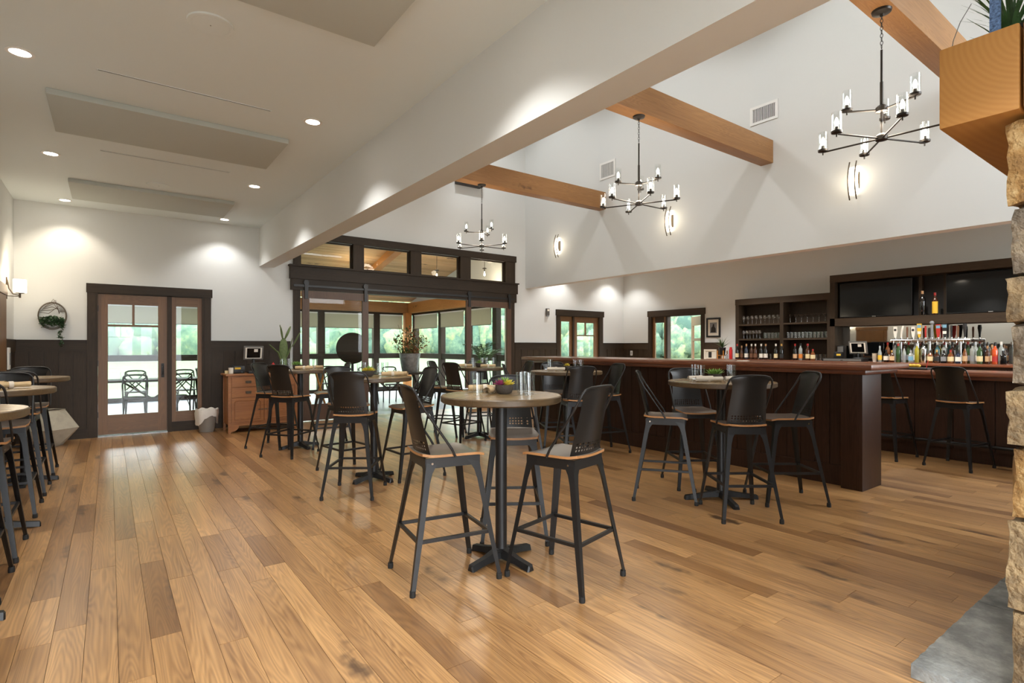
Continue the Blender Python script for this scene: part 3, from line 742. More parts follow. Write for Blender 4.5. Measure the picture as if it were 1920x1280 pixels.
TB = [  # x, y, rot, size, label
 (2.075, 2.935, 9, 's', 'nearest round wooden bar table, with purple and yellow succulents'),
 (2.254, 5.52, 20, 's', 'second round bar table, behind the stool with its back turned'),
 (2.146, 7.892, 10, 's', 'round bar table beside the sideboard and the sliding door'),
 (4.62, 7.12, 5, 's', 'far round bar table in front of the glazed opening'),
 (4.83, 5.35, 58, 'l', 'round bar table beside the far half of the bar'),
 (4.535, 2.906, 55, 'l', 'round bar table in front of the bar post, four stools around it'),
 (-.70, 3.80, 5, 'w', 'nearest wall-side table, cut by the left edge'),
 (-.70, 5.62, 3, 'w', 'middle wall-side table along the left wall'),
 (-.70, 7.50, 0, 'w', 'farthest wall-side table along the left wall'),
]
used = set()
for x, y, a, k, l in TB:
    src = {'s': small0, 'l': large0, 'w': wallt0}[k]
    if k not in used:
        used.add(k); src.location = (x, y, 0); src.rotation_euler = (0, 0, R(a)); tag(src, l, None, GT)
    else: copy_tree(src, (x, y, 0), R(a), l, GT)
TZ = 1.0855

# table settings
def make_glass():
    t = thing('water_glass', 'clear water glass', 'glass')
    MB().lathe([(.030, .001), (.031, .0), (.037, .145), (.0355, .145), (.0295, .014), (.001, .012)], 20, cap=False).build('tumbler_wall', CLEAR, t, smooth=50)
    MB().lathe([(.001, .0), (.0305, .0), (.0305, .012), (.001, .012)], 20, cap=False).build('thick_base', CLEAR, t, smooth=50)
    return t
glass0 = make_glass()
def make_roll(m):
    t = thing('napkin_roll', 'rolled napkin', 'napkin')
    prof = []
    mb = MB(); n = 40
    sp = [(.006 + .020 * k / n) for k in range(n + 1)]
    ring = [(sp[k] * math.cos(k / n * 5 * PI), sp[k] * math.sin(k / n * 5 * PI)) for k in range(n + 1)]
    vs = []; fs = []
    for i, xx in enumerate((-.115, -.03, .04, .115)):
        w = 1 + .10 * math.sin(i * 2.1)
        vs += [(xx, a * w, .027 + b2 * w * .95) for a, b2 in ring]
    for i in range(3):
        for k in range(n): a = i * (n + 1) + k; fs.append((a, a + 1, a + n + 2, a + n + 1))
    mb.add(vs, fs).build('cloth', m, t, smooth=60)
    MB().lathe([(.0275, -.014), (.0275, .014)], 16, T(.0, 0, .027) @ Matrix.Rotation(PI / 2, 4, 'Y'), cap=False).build('paper_band', PAPER, t, smooth=60)
    MB().box(-.145, -.09, -.004, .004, .024, .027).build('knife_tip', CHROME, t)
    return t
roll_tan = make_roll(LINEN); roll_pale = make_roll(PAPER)
def make_bowl(mats, seed):
    r2 = random.Random(seed)
    t = thing('succulent_bowl', 'bowl', 'plant bowl')
    MB().lathe([(.032, 0), (.050, .008), (.060, .035), (.060, .062), (.054, .062), (.050, .045), (.001, .045)], 20, cap=False).build('bowl', BOWL, t, smooth=50)
    MB().lathe([(.001, .056), (.054, .054)], 20, cap=False).build('soil', SOIL, t)
    for i, m in enumerate(mats):
        a = R(143.6 - 90 * i); cx, cy = (.028 * math.cos(a), .028 * math.sin(a)) if len(mats) > 1 else (0, 0)
        p = MB()
        for k in range(16):
            b_ = k * 2.4; el = .25 + 1.1 * k / 16; L = (.074 if m is SUCC else .056) - .014 * k / 16
            d = Vector((math.cos(b_) * math.cos(el), math.sin(b_) * math.cos(el), math.sin(el))); c = Vector((cx, cy, .056))
            s_ = Vector((-math.sin(b_), math.cos(b_), 0)) * .010; up = d.cross(s_).normalized() * .004
            p.loft([[c + s_ * .3, c + up, c - s_ * .3, c - up], [c + d * L * .6 + s_, c + d * L * .6 + up, c + d * L * .6 - s_, c + d * L * .6 - up], [c + d * L + s_ * .1, c + d * L + up * .2, c + d * L - s_ * .1, c + d * L - up * .2]])
        p.build('rosette', m, t, smooth=50)
    return t
FIRST = {}
def put(src, x, y, z, rz, label, group):
    if src.name not in FIRST:
        FIRST[src.name] = 1; src.location = (x, y, z); src.rotation_euler = (0, 0, rz); tag(src, label, None, group); return src
    return copy_tree(src, (x, y, z), rz, label, group)
def off(tx, ty, r_, d):   # r_ to the right of the view, d away from the viewer
    s, c = math.sin(R(36.4)), math.cos(R(36.4)); return tx + r_ * c + d * s, ty - r_ * s + d * c
def setting(ti, bowl_mats, where, items, roll):
    tx, ty = TB[ti][:2]
    r_, d = items['bowl']; x, y = off(tx, ty, r_, d)
    b = make_bowl(bowl_mats, ti); b.location = (x, y, TZ); tag(b, items['bl'] + ' ' + where, None, 'succulent bowls on the tables')
    for k, (r_, d) in enumerate(items['g']):
        x, y = off(tx, ty, r_, d); put(glass0, x, y, TZ, 0, 'clear straight water glass ' + where, 'water glasses ' + where)
    for k, (r_, d, a) in enumerate(items['n']):
        x, y = off(tx, ty, r_, d); put(roll, x, y, TZ, R(a - 36.4), ('tan' if roll is roll_tan else 'pale') + ' rolled napkin ' + where, 'napkin rolls ' + where)
setting(0, [SUCP, SUCC, SUCY], 'on the nearest round table', dict(bowl=(.02, .06), bl='bowl of purple, green and yellow succulents', g=[(-.15, -.05), (.135, .06), (.165, .15), (.185, -.02)], n=[(-.12, .22, 15), (-.065, .09, 75)]), roll_tan)
setting(1, [SUCY, SUCC, SUCY], 'on the second round table', dict(bowl=(-.06, .0), bl='bowl of bright yellow-green succulents', g=[(-.17, .1), (-.14, .19), (.06, .02), (.06, .24)], n=[(.19, .03, 20), (.22, .16, -15)]), roll_tan)
setting(2, [SUCC, SUCC], 'on the table by the sideboard', dict(bowl=(-.05, .02), bl='bowl of small green succulents', g=[(-.27, .05), (-.20, .12), (.12, .1), (.16, .0)], n=[(.10, -.12, 10), (.14, .18, 0)]), roll_tan)
setting(3, [SUCC], 'on the far round table', dict(bowl=(.0, .0), bl='small dark plant bowl', g=[(-.09, -.06), (.05, .11), (.12, .03), (.22, .1)], n=[(-.22, .0, 25), (.14, -.14, 15)]), roll_tan)
setting(4, [SUCY], 'on the table beside the bar', dict(bowl=(.02, .10), bl='small bowl of yellow succulents', g=[(-.20, .12), (.13, .07), (.21, .12)], n=[(-.14, -.06, 5), (.26, .0, 5)]), roll_pale)
setting(5, [SUCC, SUCY, SUCC], 'on the table before the bar post', dict(bowl=(-.02, .10), bl='bowl of green and yellow succulents', g=[(-.17, .20), (-.155, .08), (.115, .04), (.15, .16)], n=[(-.20, -.03, 5), (-.16, -.14, -8), (.10, -.10, 10), (.28, -.02, -20)]), roll_pale)
x, y = TB[7][:2]; put(roll_tan, x + .10, y - .05, TZ, R(20), 'tan rolled napkin on the middle wall-side table', 'napkin rolls on the wall-side tables'); put(roll_tan, x - .05, y + .2, TZ, R(-30), 'tan rolled napkin at the back of the middle wall-side table', 'napkin rolls on the wall-side tables')

# ------------------------------------------------------------------ the bar
bar = thing('bar_counter', 'long dark panelled bar with a reddish wooden top and end post', 'bar counter', (5.95, 2.2, 0))
def bbox(name, m, x0, x1, y0, y1, z0, z1, par, bevel=0, o=(5.95, 2.2)): return box(name, m, (x0 - o[0], x1 - o[0], y0 - o[1], y1 - o[1], z0, z1), par, bevel)
bbox('carcass', BARW, 5.97, 6.34, 2.30, 7.42, .02, 1.13, bar)
nb = 34; w = (7.42 - 2.43) / nb
for i in range(nb): bbox('front_board', BARW, 5.951, 5.97, 2.43 + i * w + .003, 2.43 + (i + 1) * w - .003, .20, 1.13, bar)
bbox('kickboard', BARW, 5.938, 5.97, 2.43, 7.42, 0, .20, bar)
bbox('end_post', BARW, 5.85, 6.30, 2.235, 2.43, 0, 1.13, bar, .004)
bbox('under_moulding', BARTOP, 5.83, 6.62, 2.20, 7.47, 1.13, 1.175, bar, .006)
tp = bbox('bar_top', BARTOP, 5.75, 6.70, 2.12, 7.53, 1.176, 1.23, bar, .01)
bar2 = thing('low_counter', 'low dark counter with wooden top and foot rail behind the bar post', 'bar counter', (8.4, -1, 0))
B2 = (8.4, -1)
bbox('carcass', BLACKP, 8.42, 9.0, -1.0, 7.0, .02, 1.00, bar2, 0, B2)
for i in range(20): bbox('front_panel', BARW, 8.40, 8.42, -1 + i * .4 + .004, -1 + (i + 1) * .4 - .004, .15, 1.0, bar2, 0, B2)
bbox('kickboard', BARW, 8.41, 8.42, -1, 7.0, 0, .15, bar2, 0, B2)
bbox('under_moulding', BARTOP, 8.34, 9.05, -1, 7.03, 1.0, 1.045, bar2, .006, B2)
bbox('counter_top', BARTOP, 8.27, 9.10, -1, 7.06, 1.046, 1.095, bar2, .01, B2)
MB().tube([(-.07, 0.05, .22), (-.07, 7.9, .22)], .02, 10).build('foot_rail', BLACK, bar2, smooth=60)
for y in (1.0, 2.6, 4.2, 5.8, 7.4): MB().tube([(-.07, y, .22), (.01, y, .24)], .012, 8).build('rail_bracket', BLACK, bar2, smooth=60)
# back bar along the right wall
bb = thing('back_bar', 'long back bar counter with reddish wooden top under the shelves', 'cabinet', (11.1, 1.6, 0)); BO = (11.1, 1.6)
bbox('carcass', BARW, 11.16, 11.735, 1.6, 7.45, 0, 1.08, bb, 0, BO)
for i in range(9): bbox('door', BARW, 11.14, 11.16, 1.6 + i * .65 + .01, 1.6 + (i + 1) * .65 - .01, .12, 1.04, bb, 0, BO)
bbox('counter_top', BARTOP, 11.10, 11.735, 1.55, 7.5, 1.08, 1.125, bb, .008, BO)
# glass shelves unit
sh = thing('shelf_unit', 'dark wooden open shelving with rows of glassware', 'shelf unit', (11.4, 4.93, 1.125)); SO = (11.4, 4.93)
def sbox(name, m, x0, x1, y0, y1, z0, z1): return box(name, m, (x0 - 11.4, x1 - 11.4, y0 - 4.93, y1 - 4.93, z0 - 1.125, z1 - 1.125), sh)
sbox('back_panel', DARKW, 11.715, 11.735, 4.93, 6.94, 1.126, 2.46)
sbox('top_board', DARKY, 11.395, 11.735, 4.93, 6.95, 2.335, 2.465)
for y0, y1 in ((6.865, 6.945), (5.855, 5.93), (4.93, 4.985)): sbox('upright', DARKW, 11.40, 11.715, y0, y1, 1.126, 2.335)
for y0, y1 in ((5.93, 6.865), (4.985, 5.855)):
    for z in (1.545, 1.868): sbox('shelf', DARKY, 11.405, 11.715, y0, y1, z, z + .035)
# television cabinet over the mirror
tv = thing('television_cabinet', 'tall dark wooden cabinet framing two televisions and a niche', 'cabinet', (11.38, 1.6, 1.8))
def tbox(name, m, x0, x1, y0, y1, z0, z1): return box(name, m, (x0 - 11.38, x1 - 11.38, y0 - 1.6, y1 - 1.6, z0 - 1.8, z1 - 1.8), tv)
tbox('back_panel', plain('dark_cabinet_back', rgb(36, 34, 32), .6), 11.715, 11.735, 1.6, 4.915, 1.8, 2.79)
tbox('top_board', DARKY, 11.375, 11.735, 1.6, 4.925, 2.66, 2.795)
tbox('bottom_board', DARKY, 11.38, 11.735, 1.6, 4.925, 1.80, 1.95)
tbox('upright', DARKW, 11.38, 11.735, 4.835, 4.925, 1.126, 2.66)
tbox('divider', DARKW, 11.60, 11.715, 3.48, 3.53, 1.95, 2.66); tbox('divider', DARKW, 11.60, 11.715, 3.13, 3.17, 1.95, 2.66)
mi = thing('bar_mirror', 'wide mirror behind the taps and liquor bottles', 'mirror', (11.73, 1.6, 1.13))
MB().box(-.01, .004, 0, 3.23, .0, .665).build('mirror_pane', MIRROR, mi)
def television(y0, y1, z0, z1, label):
    t = thing('television', label, 'television', (11.5, (y0 + y1) / 2, z0), 0, 'televisions over the bar'); w = (y1 - y0) / 2; h = z1 - z0
    MB().box(0, .05, -w, w, 0, h).build('casing', BLACKPL, t, bevel=.004)
    MB().box(-.004, .0, -w + .012, w - .012, .018, h - .012).build('screen', SCREEN, t)
    MB().box(-.006, -.001, -.03, .03, .002, .014).build('logo_plate', CHROME, t)
    MB().box(.05, .21, -.12, .12, h * .3, h * .7).build('wall_mount', BLACKPL, t)
television(3.60, 4.80, 1.965, 2.63, 'wall television with ceiling lights reflected in it, left of the niche')
television(1.93, 3.11, 1.965, 2.625, 'all-black wall television beside the stone column')

# ------------------------------------------------------------------ bottles, glasses, taps
def glass_mat(name, c, rough=.08): return plain(name, c, rough, spec=.7, coat=.4)
GREENG = glass_mat('dark_green_bottle', rgb(26, 34, 22)); BROWNG = glass_mat('brown_bottle', rgb(62, 32, 16)); BLACKG = glass_mat('black_bottle', rgb(16, 15, 15))
AMBER = glass_mat('amber_spirit', rgb(112, 64, 30)); CLEARB = glass_mat('clear_spirit', rgb(140, 144, 138)); TEALB = glass_mat('teal_bottle', rgb(96, 146, 150)); YELB = glass_mat('yellow_bottle', rgb(150, 140, 40))
ORGB = glass_mat('orange_bottle', rgb(196, 78, 34)); LGREEN = glass_mat('green_bottle', rgb(52, 78, 44)); BLUEB = glass_mat('blue_dark_bottle', rgb(34, 44, 62))
LABM = {k: plain('paper_' + k, v, .7) for k, v in dict(white=rgb(224, 218, 204), cream=rgb(214, 196, 150), orange=rgb(206, 120, 44), red=rgb(170, 42, 34), black=rgb(34, 32, 30), yellow=rgb(220, 176, 50), blue=rgb(112, 156, 178), grey=rgb(130, 132, 134), tan=rgb(196, 160, 120), brown=rgb(106, 70, 46)).items()}
CAPM = {k: plain('cap_' + k, v, .4) for k, v in dict(red=rgb(150, 34, 28), black=rgb(28, 27, 26), gold=rgb(180, 140, 70), white=rgb(220, 214, 202), cork=rgb(170, 130, 90), steel=rgb(170, 172, 174)).items()}
SHAPES = {'wine': [(.034, 0), (.037, .004), (.037, .185), (.032, .205), (.015, .235), (.0135, .29), (.0145, .292), (.0145, .305)],
          'tall': [(.030, 0), (.033, .004), (.034, .20), (.028, .225), (.014, .25), (.013, .31)],
          'round': [(.038, 0), (.044, .006), (.046, .11), (.040, .15), (.017, .185), (.015, .235)],
          'square': [(.040, 0), (.043, .005), (.043, .145), (.034, .165), (.016, .18), (.015, .225)],
          'slim': [(.026, 0), (.028, .004), (.030, .15), (.020, .19), (.012, .22), (.011, .27)]}
def bottle(x, y, z, shape, body, lab, cap, label, group, s=1.0, lz=(.04, .12), rz=0.0):
    t = thing('bottle', label, 'bottle', (x, y, z), rz, group)
    pr = [(r_ * s, h * s) for r_, h in SHAPES[shape]]; n = 4 if shape == 'square' else 14
    k = 1.25 if n == 4 else 1.0; M_ = rotz(PI / 4)
    MB().lathe([(r_ * k, h) for r_, h in pr], n, M_).build('glass_body', body, t, smooth=45, bevel=.004 if n == 4 else 0)
    r0 = max(r_ for r_, h in pr) * k + .0012
    if lab: MB().lathe([(r0, lz[0] * s), (r0, lz[1] * s)], n, M_, cap=False).build('paper_label', LABM[lab], t, smooth=45)
    rt, ht = pr[-1]; MB().lathe([(rt + .0015, ht - .035 * s), (rt + .0015, ht + .008)], 10).build('cap', CAPM[cap], t, smooth=45)
    return t
# wine row on the back bar
WX = 11.28; CT = 1.1255
wine = [(6.83, 'wine', BLACKG, 'cream', 'red'), (6.72, 'slim', BROWNG, 'brown', 'cork'), (6.61, 'wine', BLUEB, 'white', 'cork'), (6.49, 'wine', BROWNG, 'brown', 'white'), (6.40, 'wine', BROWNG, 'brown', 'white'),
        (6.27, 'wine', BLACKG, 'white', 'white'), (6.17, 'wine', BLACKG, 'white', 'cork'), (5.95, 'wine', BLACKG, 'cream', 'white'), (5.83, 'wine', BLACKG, 'black', 'gold'),
        (5.55, 'wine', BLACKG, 'tan', 'red'), (5.44, 'tall', CLEARB, 'orange', 'black'), (5.30, 'wine', BROWNG, 'cream', 'red'), (5.20, 'round', AMBER, 'cream', 'red')]
for i, (y, s, b_, l, c) in enumerate(wine):
    bottle(WX, y, CT, s, b_, l, c, f'{ORD[i]} bottle from the plant in the wine row, {l} label', 'wine bottles under the shelves', 1.08 if s != 'round' else .95)
# liquor bottles on the right of the back bar
liq = [('slim', CLEARB, 'yellow', 'steel'), ('round', BLACKG, 'white', 'black'), ('square', BROWNG, 'tan', 'gold'), ('tall', LGREEN, None, 'red'), ('slim', CLEARB, 'grey', 'black'), ('square', CLEARB, 'blue', 'steel'),
       ('tall', YELB, None, 'steel'), ('square', AMBER, 'cream', 'black'), ('round', BROWNG, 'black', 'gold'), ('square', BLACKG, 'grey', 'black'), ('round', AMBER, 'cream', 'red'), ('square', BLUEB, 'white', 'black'),
       ('slim', AMBER, 'tan', 'black'), ('tall', CLEARB, 'grey', 'black'), ('wine', LGREEN, 'cream', 'black'), ('slim', BROWNG, 'tan', 'cork'), ('tall', ORGB, 'red', 'black'), ('square', BLACKG, None, 'black')]
kind_word = {id(CLEARB): 'clear', id(BLACKG): 'black', id(BROWNG): 'brown', id(LGREEN): 'green', id(YELB): 'yellow', id(AMBER): 'amber', id(BLUEB): 'dark blue', id(ORGB): 'orange'}
shape_word = {'slim': 'slim', 'round': 'round-shouldered', 'square': 'square', 'tall': 'tall', 'wine': 'wine-shaped'}
for i, (s, b_, l, c) in enumerate(liq):
    y = 3.98 - (i + (i >= 7)) * (1.68 / 18)
    bottle(11.155 + .015 * (i % 2), y, CT, s, b_, l, c, f'{ORD[i]} liquor bottle from the register, front row, {shape_word[s]} {kind_word[id(b_)]} glass', 'front row of liquor bottles', .92 if s in ('square', 'round') else 1.05, rz=R(10 * (i % 3)))
sh2 = list(SHAPES); bm2 = [AMBER, CLEARB, BROWNG, LGREEN, CLEARB, AMBER, BLACKG, TEALB, CLEARB, BROWNG, AMBER, LGREEN, CLEARB, BLACKG, AMBER, CLEARB]
cp2 = ['red', 'black', 'gold', 'red', 'steel', 'black', 'cork', 'white']
for i in range(16):
    y = 3.93 - i * (1.56 / 15); s = ['tall', 'wine', 'slim', 'tall'][i % 4]
    bottle(11.37 + .03 * (i % 2), y, CT, s, bm2[i], ['white', None, 'cream', 'grey'][i % 4], cp2[i % 8], f'{ORD[i]} liquor bottle from the register in the rear row before the mirror', 'rear row of liquor bottles', 1.12)
bottle(11.42, 3.42, 1.9505, 'tall', BLACKG, None, 'cork', 'tall black bottle in the niche between the televisions', 'bottles in the niche', 1.35)
bottle(11.42, 3.24, 1.9505, 'tall', BROWNG, 'yellow', 'red', 'bottle with a big yellow label in the niche between the televisions', 'bottles in the niche', 1.2, (.02, .19))
# stemware and tumblers on the shelves
def stem_glass(kind):
    t = thing('stem_glass' if kind != 'martini' else 'martini_glass', 'x', 'glass')
    if kind == 'wine': pr = [(.034, 0), (.034, .003), (.005, .008), (.0045, .085), (.02, .095), (.038, .125), (.038, .15), (.031, .185)]
    else: pr = [(.034, 0), (.034, .003), (.005, .008), (.0045, .10), (.055, .165)]
    if kind == 'wine': pr = [(r_, h) for r_, h in pr]
    MB().lathe(pr[:4], 12).build('stem', GLASSW, t, smooth=50)
    MB().lathe(pr[3:], 14, cap=False).build('glass_cup', GLASSW, t, smooth=50)
    return t
wg = stem_glass('wine'); mg = stem_glass('martini')
SX = 11.50
for i in range(9): put(wg, SX, 6.80 - i * .098, 1.9035, 0, 'stemmed wine glass on the top shelf of the left bay', 'wine glasses on the top left shelf')
for i in range(6): put(wg, SX, 6.80 - i * .075, 1.5805, 0, 'stemmed wine glass on the middle shelf of the left bay', 'wine glasses on the middle left shelf')
for i in range(7): put(mg, SX, 5.76 - i * .116, 1.9035, 0, 'martini glass on the top shelf of the right bay', 'martini glasses on the top right shelf')
def tumbler():
    t = thing('tumbler', 'x', 'glass')
    MB().lathe([(.030, 0), (.036, .125), (.034, .125), (.028, .01), (.001, .01)], 14, cap=False).build('glass_wall', GLASSW, t, smooth=50)
    MB().lathe([(.001, .0), (.030, .0)], 14, cap=False).build('glass_base', GLASSW, t)
    return t
tm = tumbler()
for i in range(5): put(tm, SX, 6.30 - i * .078, 1.5805, 0, 'upturned tumbler on the middle shelf of the left bay', 'tumblers on the middle left shelf')
for i in range(11): put(tm, SX, 5.80 - i * .076, 1.5805, 0, 'tumbler in the long row on the middle right shelf', 'tumblers on the middle right shelf')
for i in range(7): put(tm, 11.55, 5.60 - i * .085, CT, 0, 'tumbler on the back bar behind the bottles, right bay', 'tumblers behind the right bottles')
for i in range(7): put(tm, 11.55, 6.66 - i * .09, CT, 0, 'tumbler on the back bar behind the wine bottles, left bay', 'tumblers behind the wine bottles')
# beer tap rail
tp = thing('tap_rail', 'chrome beer tap rail with a row of twelve tall handles', 'beer tap', (11.31, 3.29, CT))
MB().tube([(0, -.56, .385), (0, .56, .385)], .030, 14).build('manifold', CHROME, tp, smooth=60)
for y in (-.42, 0, .42): MB().tube([(0, y, 0), (0, y, .37)], .024, 12).build('riser', CHROME, tp, smooth=60)
HM = [('white', .20, 'paddle'), ('white', .21, 'curve'), ('brown', .19, 'slim'), ('white', .19, 'paddle'), ('yellow', .24, 'board'), ('red', .20, 'slim'), ('grey', .25, 'knob'), ('red', .22, 'board'), ('black', .23, 'board'), ('black', .20, 'slim'), ('brown', .19, 'slim'), ('black', .22, 'cone')]
for i, (c, h, k) in enumerate(HM):
    y = .50 - i * .0895
    fct = MB().tube([(0, y, .40), (0, y, .435)], .011, 8).build('faucet', CHROME, tp, smooth=60)
    MB().tube([(-.02, y, .39), (-.075, y, .375), (-.085, y, .335)], .009, 8).build('spout', CHROME, fct, smooth=60)
    m = LABM[c]; mb = MB()
    if k in ('slim', 'cone', 'knob', 'curve'):
        w0, w1 = {'slim': (.012, .016), 'cone': (.014, .030), 'knob': (.016, .022), 'curve': (.014, .02)}[k]; cv = .03 if k == 'curve' else 0
        mb.tube([(0, y - cv * (u ** 2), .435 + h * u) for u in (0, .25, .5, .75, 1)], [w0, w0 * 1.1, (w0 + w1) / 2, w1, w1 * .8], 10)
        if k == 'knob': mb.sphere((0, y, .435 + h), .034)
    else: mb.loft([[(-.012, y - w2, .435 + h * u), (.012, y - w2, .435 + h * u), (.012, y + w2, .435 + h * u), (-.012, y + w2, .435 + h * u)] for u, w2 in ((0, .012), (.2, .020), (.6, .030), (1, .034 if k == 'board' else .026))])
    hd = mb.build('tap_handle', m, fct, smooth=40)
    if k == 'board':
        MB().box(-.0135, -.0122, y - .026, y + .026, .435 + h * .25, .435 + h * .45).build('lower_band', LABM['red' if c == 'red' else 'white'], fct)
        MB().box(-.0135, -.0122, y - .028, y + .028, .435 + h * .7, .435 + h * .92).build('upper_band', LABM['blue'], fct)
    if k == 'paddle': MB().lathe([(.020, -.001), (.020, .004)], 14, T(-.014, y, .435 + h * .7) @ Matrix.Rotation(-PI / 2, 4, 'Y')).build('badge', LABM['black'], fct)
tag(MB().lathe([(.040, 0), (.046, .01), (.046, .22), (.040, .25), (.022, .27), (.022, .285), (.001, .29)], 18, T(11.165, 3.327, CT)).build('cocktail_shaker', CHROME, smooth=40), 'steel cocktail shaker among the liquor bottles', 'shaker')

# ------------------------------------------------------------------ register on the back bar and small things
def pos_terminal(name, loc, rz, label, m=STEEL):
    t = thing(name, label, 'register', loc, rz)
    MB().lathe([(.09, 0), (.085, .012), (.02, .02), (.018, .10)], 18).build('foot', BLACKPL, t, smooth=40)
    tilt = T(0, 0, .20) @ Matrix.Rotation(R(-14), 4, 'Y')
    MB().box(-.012, .014, -.155, .155, -.12, .12, tilt).build('bezel', m, t, bevel=.008, smooth=30)
    s = MB().box(-.0145, -.0125, -.13, .13, -.095, .095, tilt).build('white_border', LABM['white'], t)
    MB().box(-.0165, -.0146, -.105, .105, -.082, .085, tilt).build('screen', SCREEN, t)
    MB().box(-.0180, -.0166, -.065, -.005, .02, .07, tilt).build('sticker', LABM['white'], t)
    return t
GREYB = plain('grey_bezel', rgb(96, 94, 90), .5)
pos_terminal('register_screen', (11.22, 4.36, CT + .06), R(0), 'grey framed register screen standing on the back bar', GREYB)
t = thing('cash_drawer', 'wide black cash drawer on the back bar under the register', 'cash drawer', (11.245, 4.60, CT))
MB().box(-.125, .125, -.36, .36, 0, .055).build('drawer_body', BLACKPL, t, bevel=.006); MB().box(-.131, -.124, -.33, .33, .008, .047).build('drawer_front', GREYB, t); MB().box(-.134, -.130, -.02, .02, .02, .03).build('keyhole', CHROME, t)
t = thing('receipt_printer', 'black receipt printer with a yellow sticker on the back bar', 'printer', (11.30, 4.72, CT + .0555))
MB().box(-.07, .07, -.075, .075, 0, .12).build('case', BLACKPL, t, bevel=.012, smooth=30); MB().box(-.072, -.0695, -.055, .02, .05, .085).build('sticker', LABM['yellow'], t); MB().box(-.05, .0, -.05, .05, .118, .124).build('paper_slot', GREYB, t)
t = thing('speaker_box', 'black box standing behind the cash drawer on the back bar', 'box', (11.50, 4.76, CT)); MB().box(-.06, .06, -.06, .06, 0, .30).build('box_body', BLACKPL, t, bevel=.01, smooth=30); MB().box(-.063, -.0595, -.05, .05, .02, .28).build('grille', GREYB, t)
t = thing('paper_cup_stack', 'small stack of white paper cups beside the register', 'cups', (11.2, 4.08, CT))
for k in range(3): MB().lathe([(.028, .0), (.04, .085), (.042, .087)], 16, T(0, 0, .035 * k)).build('paper_cup', LABM['white'], t, smooth=40)
t = thing('dark_monitor', 'dark monitor turned sideways behind the register', 'monitor', (11.50, 4.20, CT)); MB().box(-.01, .02, -.16, .16, .10, .36).build('display', SCREEN, t, bevel=.004); MB().lathe([(.07, 0), (.07, .01), (.015, .015), (.015, .12)], 14).build('stand', BLACKPL, t)
# red flask, shaker, plant in stand, framed pictures at the left end of the back bar
t = thing('red_flask', 'red insulated flask at the left end of the wine row', 'flask', (11.28, 6.985, CT)); MB().lathe([(.035, 0), (.038, .01), (.038, .20), (.03, .225)], 18).build('flask_body', RED, t, smooth=40); MB().lathe([(.028, .225), (.028, .262), (.02, .268)], 16).build('lid', RED, t, smooth=40)
t = thing('salt_shaker', 'small clear shaker left of the red flask', 'shaker', (11.26, 7.07, CT)); MB().lathe([(.024, 0), (.026, .05), (.02, .09)], 12).build('jar', CLEARB, t, smooth=40); MB().lathe([(.02, .088), (.02, .105), (.01, .115)], 12).build('lid', CHROME, t, smooth=40)
def blades(mb, c, n, L, spread, wid, seed, droop=.3, up=.5):
    r2 = random.Random(seed)
    for k in range(n):
        a = r2.random() * 2 * PI; el = up + (1.45 - up) * r2.random(); l = L * (.6 + .5 * r2.random()); p0 = Vector(c); d = Vector((math.cos(a) * math.cos(el), math.sin(a) * math.cos(el), math.sin(el)))
        s_ = Vector((-math.sin(a), math.cos(a), 0)); vs = []
        for i in range(5):
            u = i / 4; p = p0 + d * l * u + Vector((math.cos(a) * spread * u * u, math.sin(a) * spread * u * u, -droop * l * u * u)); w2 = wid * (1 - u) ** .6 + .0004
            vs += [p - s_ * w2, p + s_ * w2]
        mb.add(vs, [(2 * i, 2 * i + 1, 2 * i + 3, 2 * i + 2) for i in range(4)])
t = thing('potted_grass', 'spiky green plant in a black pot on a small wooden stand', 'plant', (11.33, 7.23, CT))
for sx, sy in ((-1, -1), (-1, 1), (1, -1), (1, 1)): MB().box(sx * .075 - .009, sx * .075 + .009, sy * .075 - .009, sy * .075 + .009, 0, .19).build('stand_leg', GOLDW, t)
for a in (0, PI / 2): MB().box(-.07, .07, -.009, .009, .07, .088, rotz(a + PI / 4) @ Matrix.Scale(1.35, 4, (1, 0, 0))).build('stand_bar', GOLDW, t)
MB().lathe([(.06, .09), (.08, .26), (.072, .26), (.07, .24), (.001, .24)], 20, cap=False).build('pot', BLACKPL, t, smooth=40)
mb = MB(); blades(mb, (0, 0, .25), 46, .36, .04, .007, 3, .25, .35); o = mb.build('leaves', LEAF, t, fix=False)
def picture(y0, y1, z0, z1, label, fm, inner, art=True):
    t = thing('framed_picture', label, 'picture', (XR - .002 - (.03 if z0 < 1.4 else 0), (y0 + y1) / 2, z0)); w = (y1 - y0) / 2; h = z1 - z0
    for d in ((-w, w, 0, .04), (-w, w, h - .04, h)): MB().box(-.025, 0, *d).build('frame_bar', fm, t)
    for d in ((-w, -w + .04), (w - .04, w)): MB().box(-.025, 0, *d, .04, h - .04).build('frame_bar', fm, t)
    MB().box(-.010, -.004, -w + .04, w - .04, .04, h - .04).build('mat_board', LABM['white'], t)
    if art:
        MB().box(-.013, -.0105, -w * .5, w * .5, h * .22, h * .76).build('print', LABM['grey'], t)
        p = MB().prism([(-w * .35, h * .25), (w * .38, h * .25), (w * .3, h * .5), (w * .12, h * .55), (w * .05, h * .68), (-w * .12, h * .68), (-w * .15, h * .55), (-w * .34, h * .45)], -.0145, -.0132, 'x'); p.build('printed_figure', LABM['black'], t)
    else: MB().box(-.013, -.0105, -w * .2, w * .3, h * .1, h * .75).build('print', LABM['black'], t)
picture(7.54, 7.915, 1.63, 2.10, 'black framed picture with a dark print on the wall by the side door', BLACKPL, None)
picture(7.62, 7.96, 1.10, 1.34, 'white framed panel low on the wall beside the side door', LABM['white'], None, False)
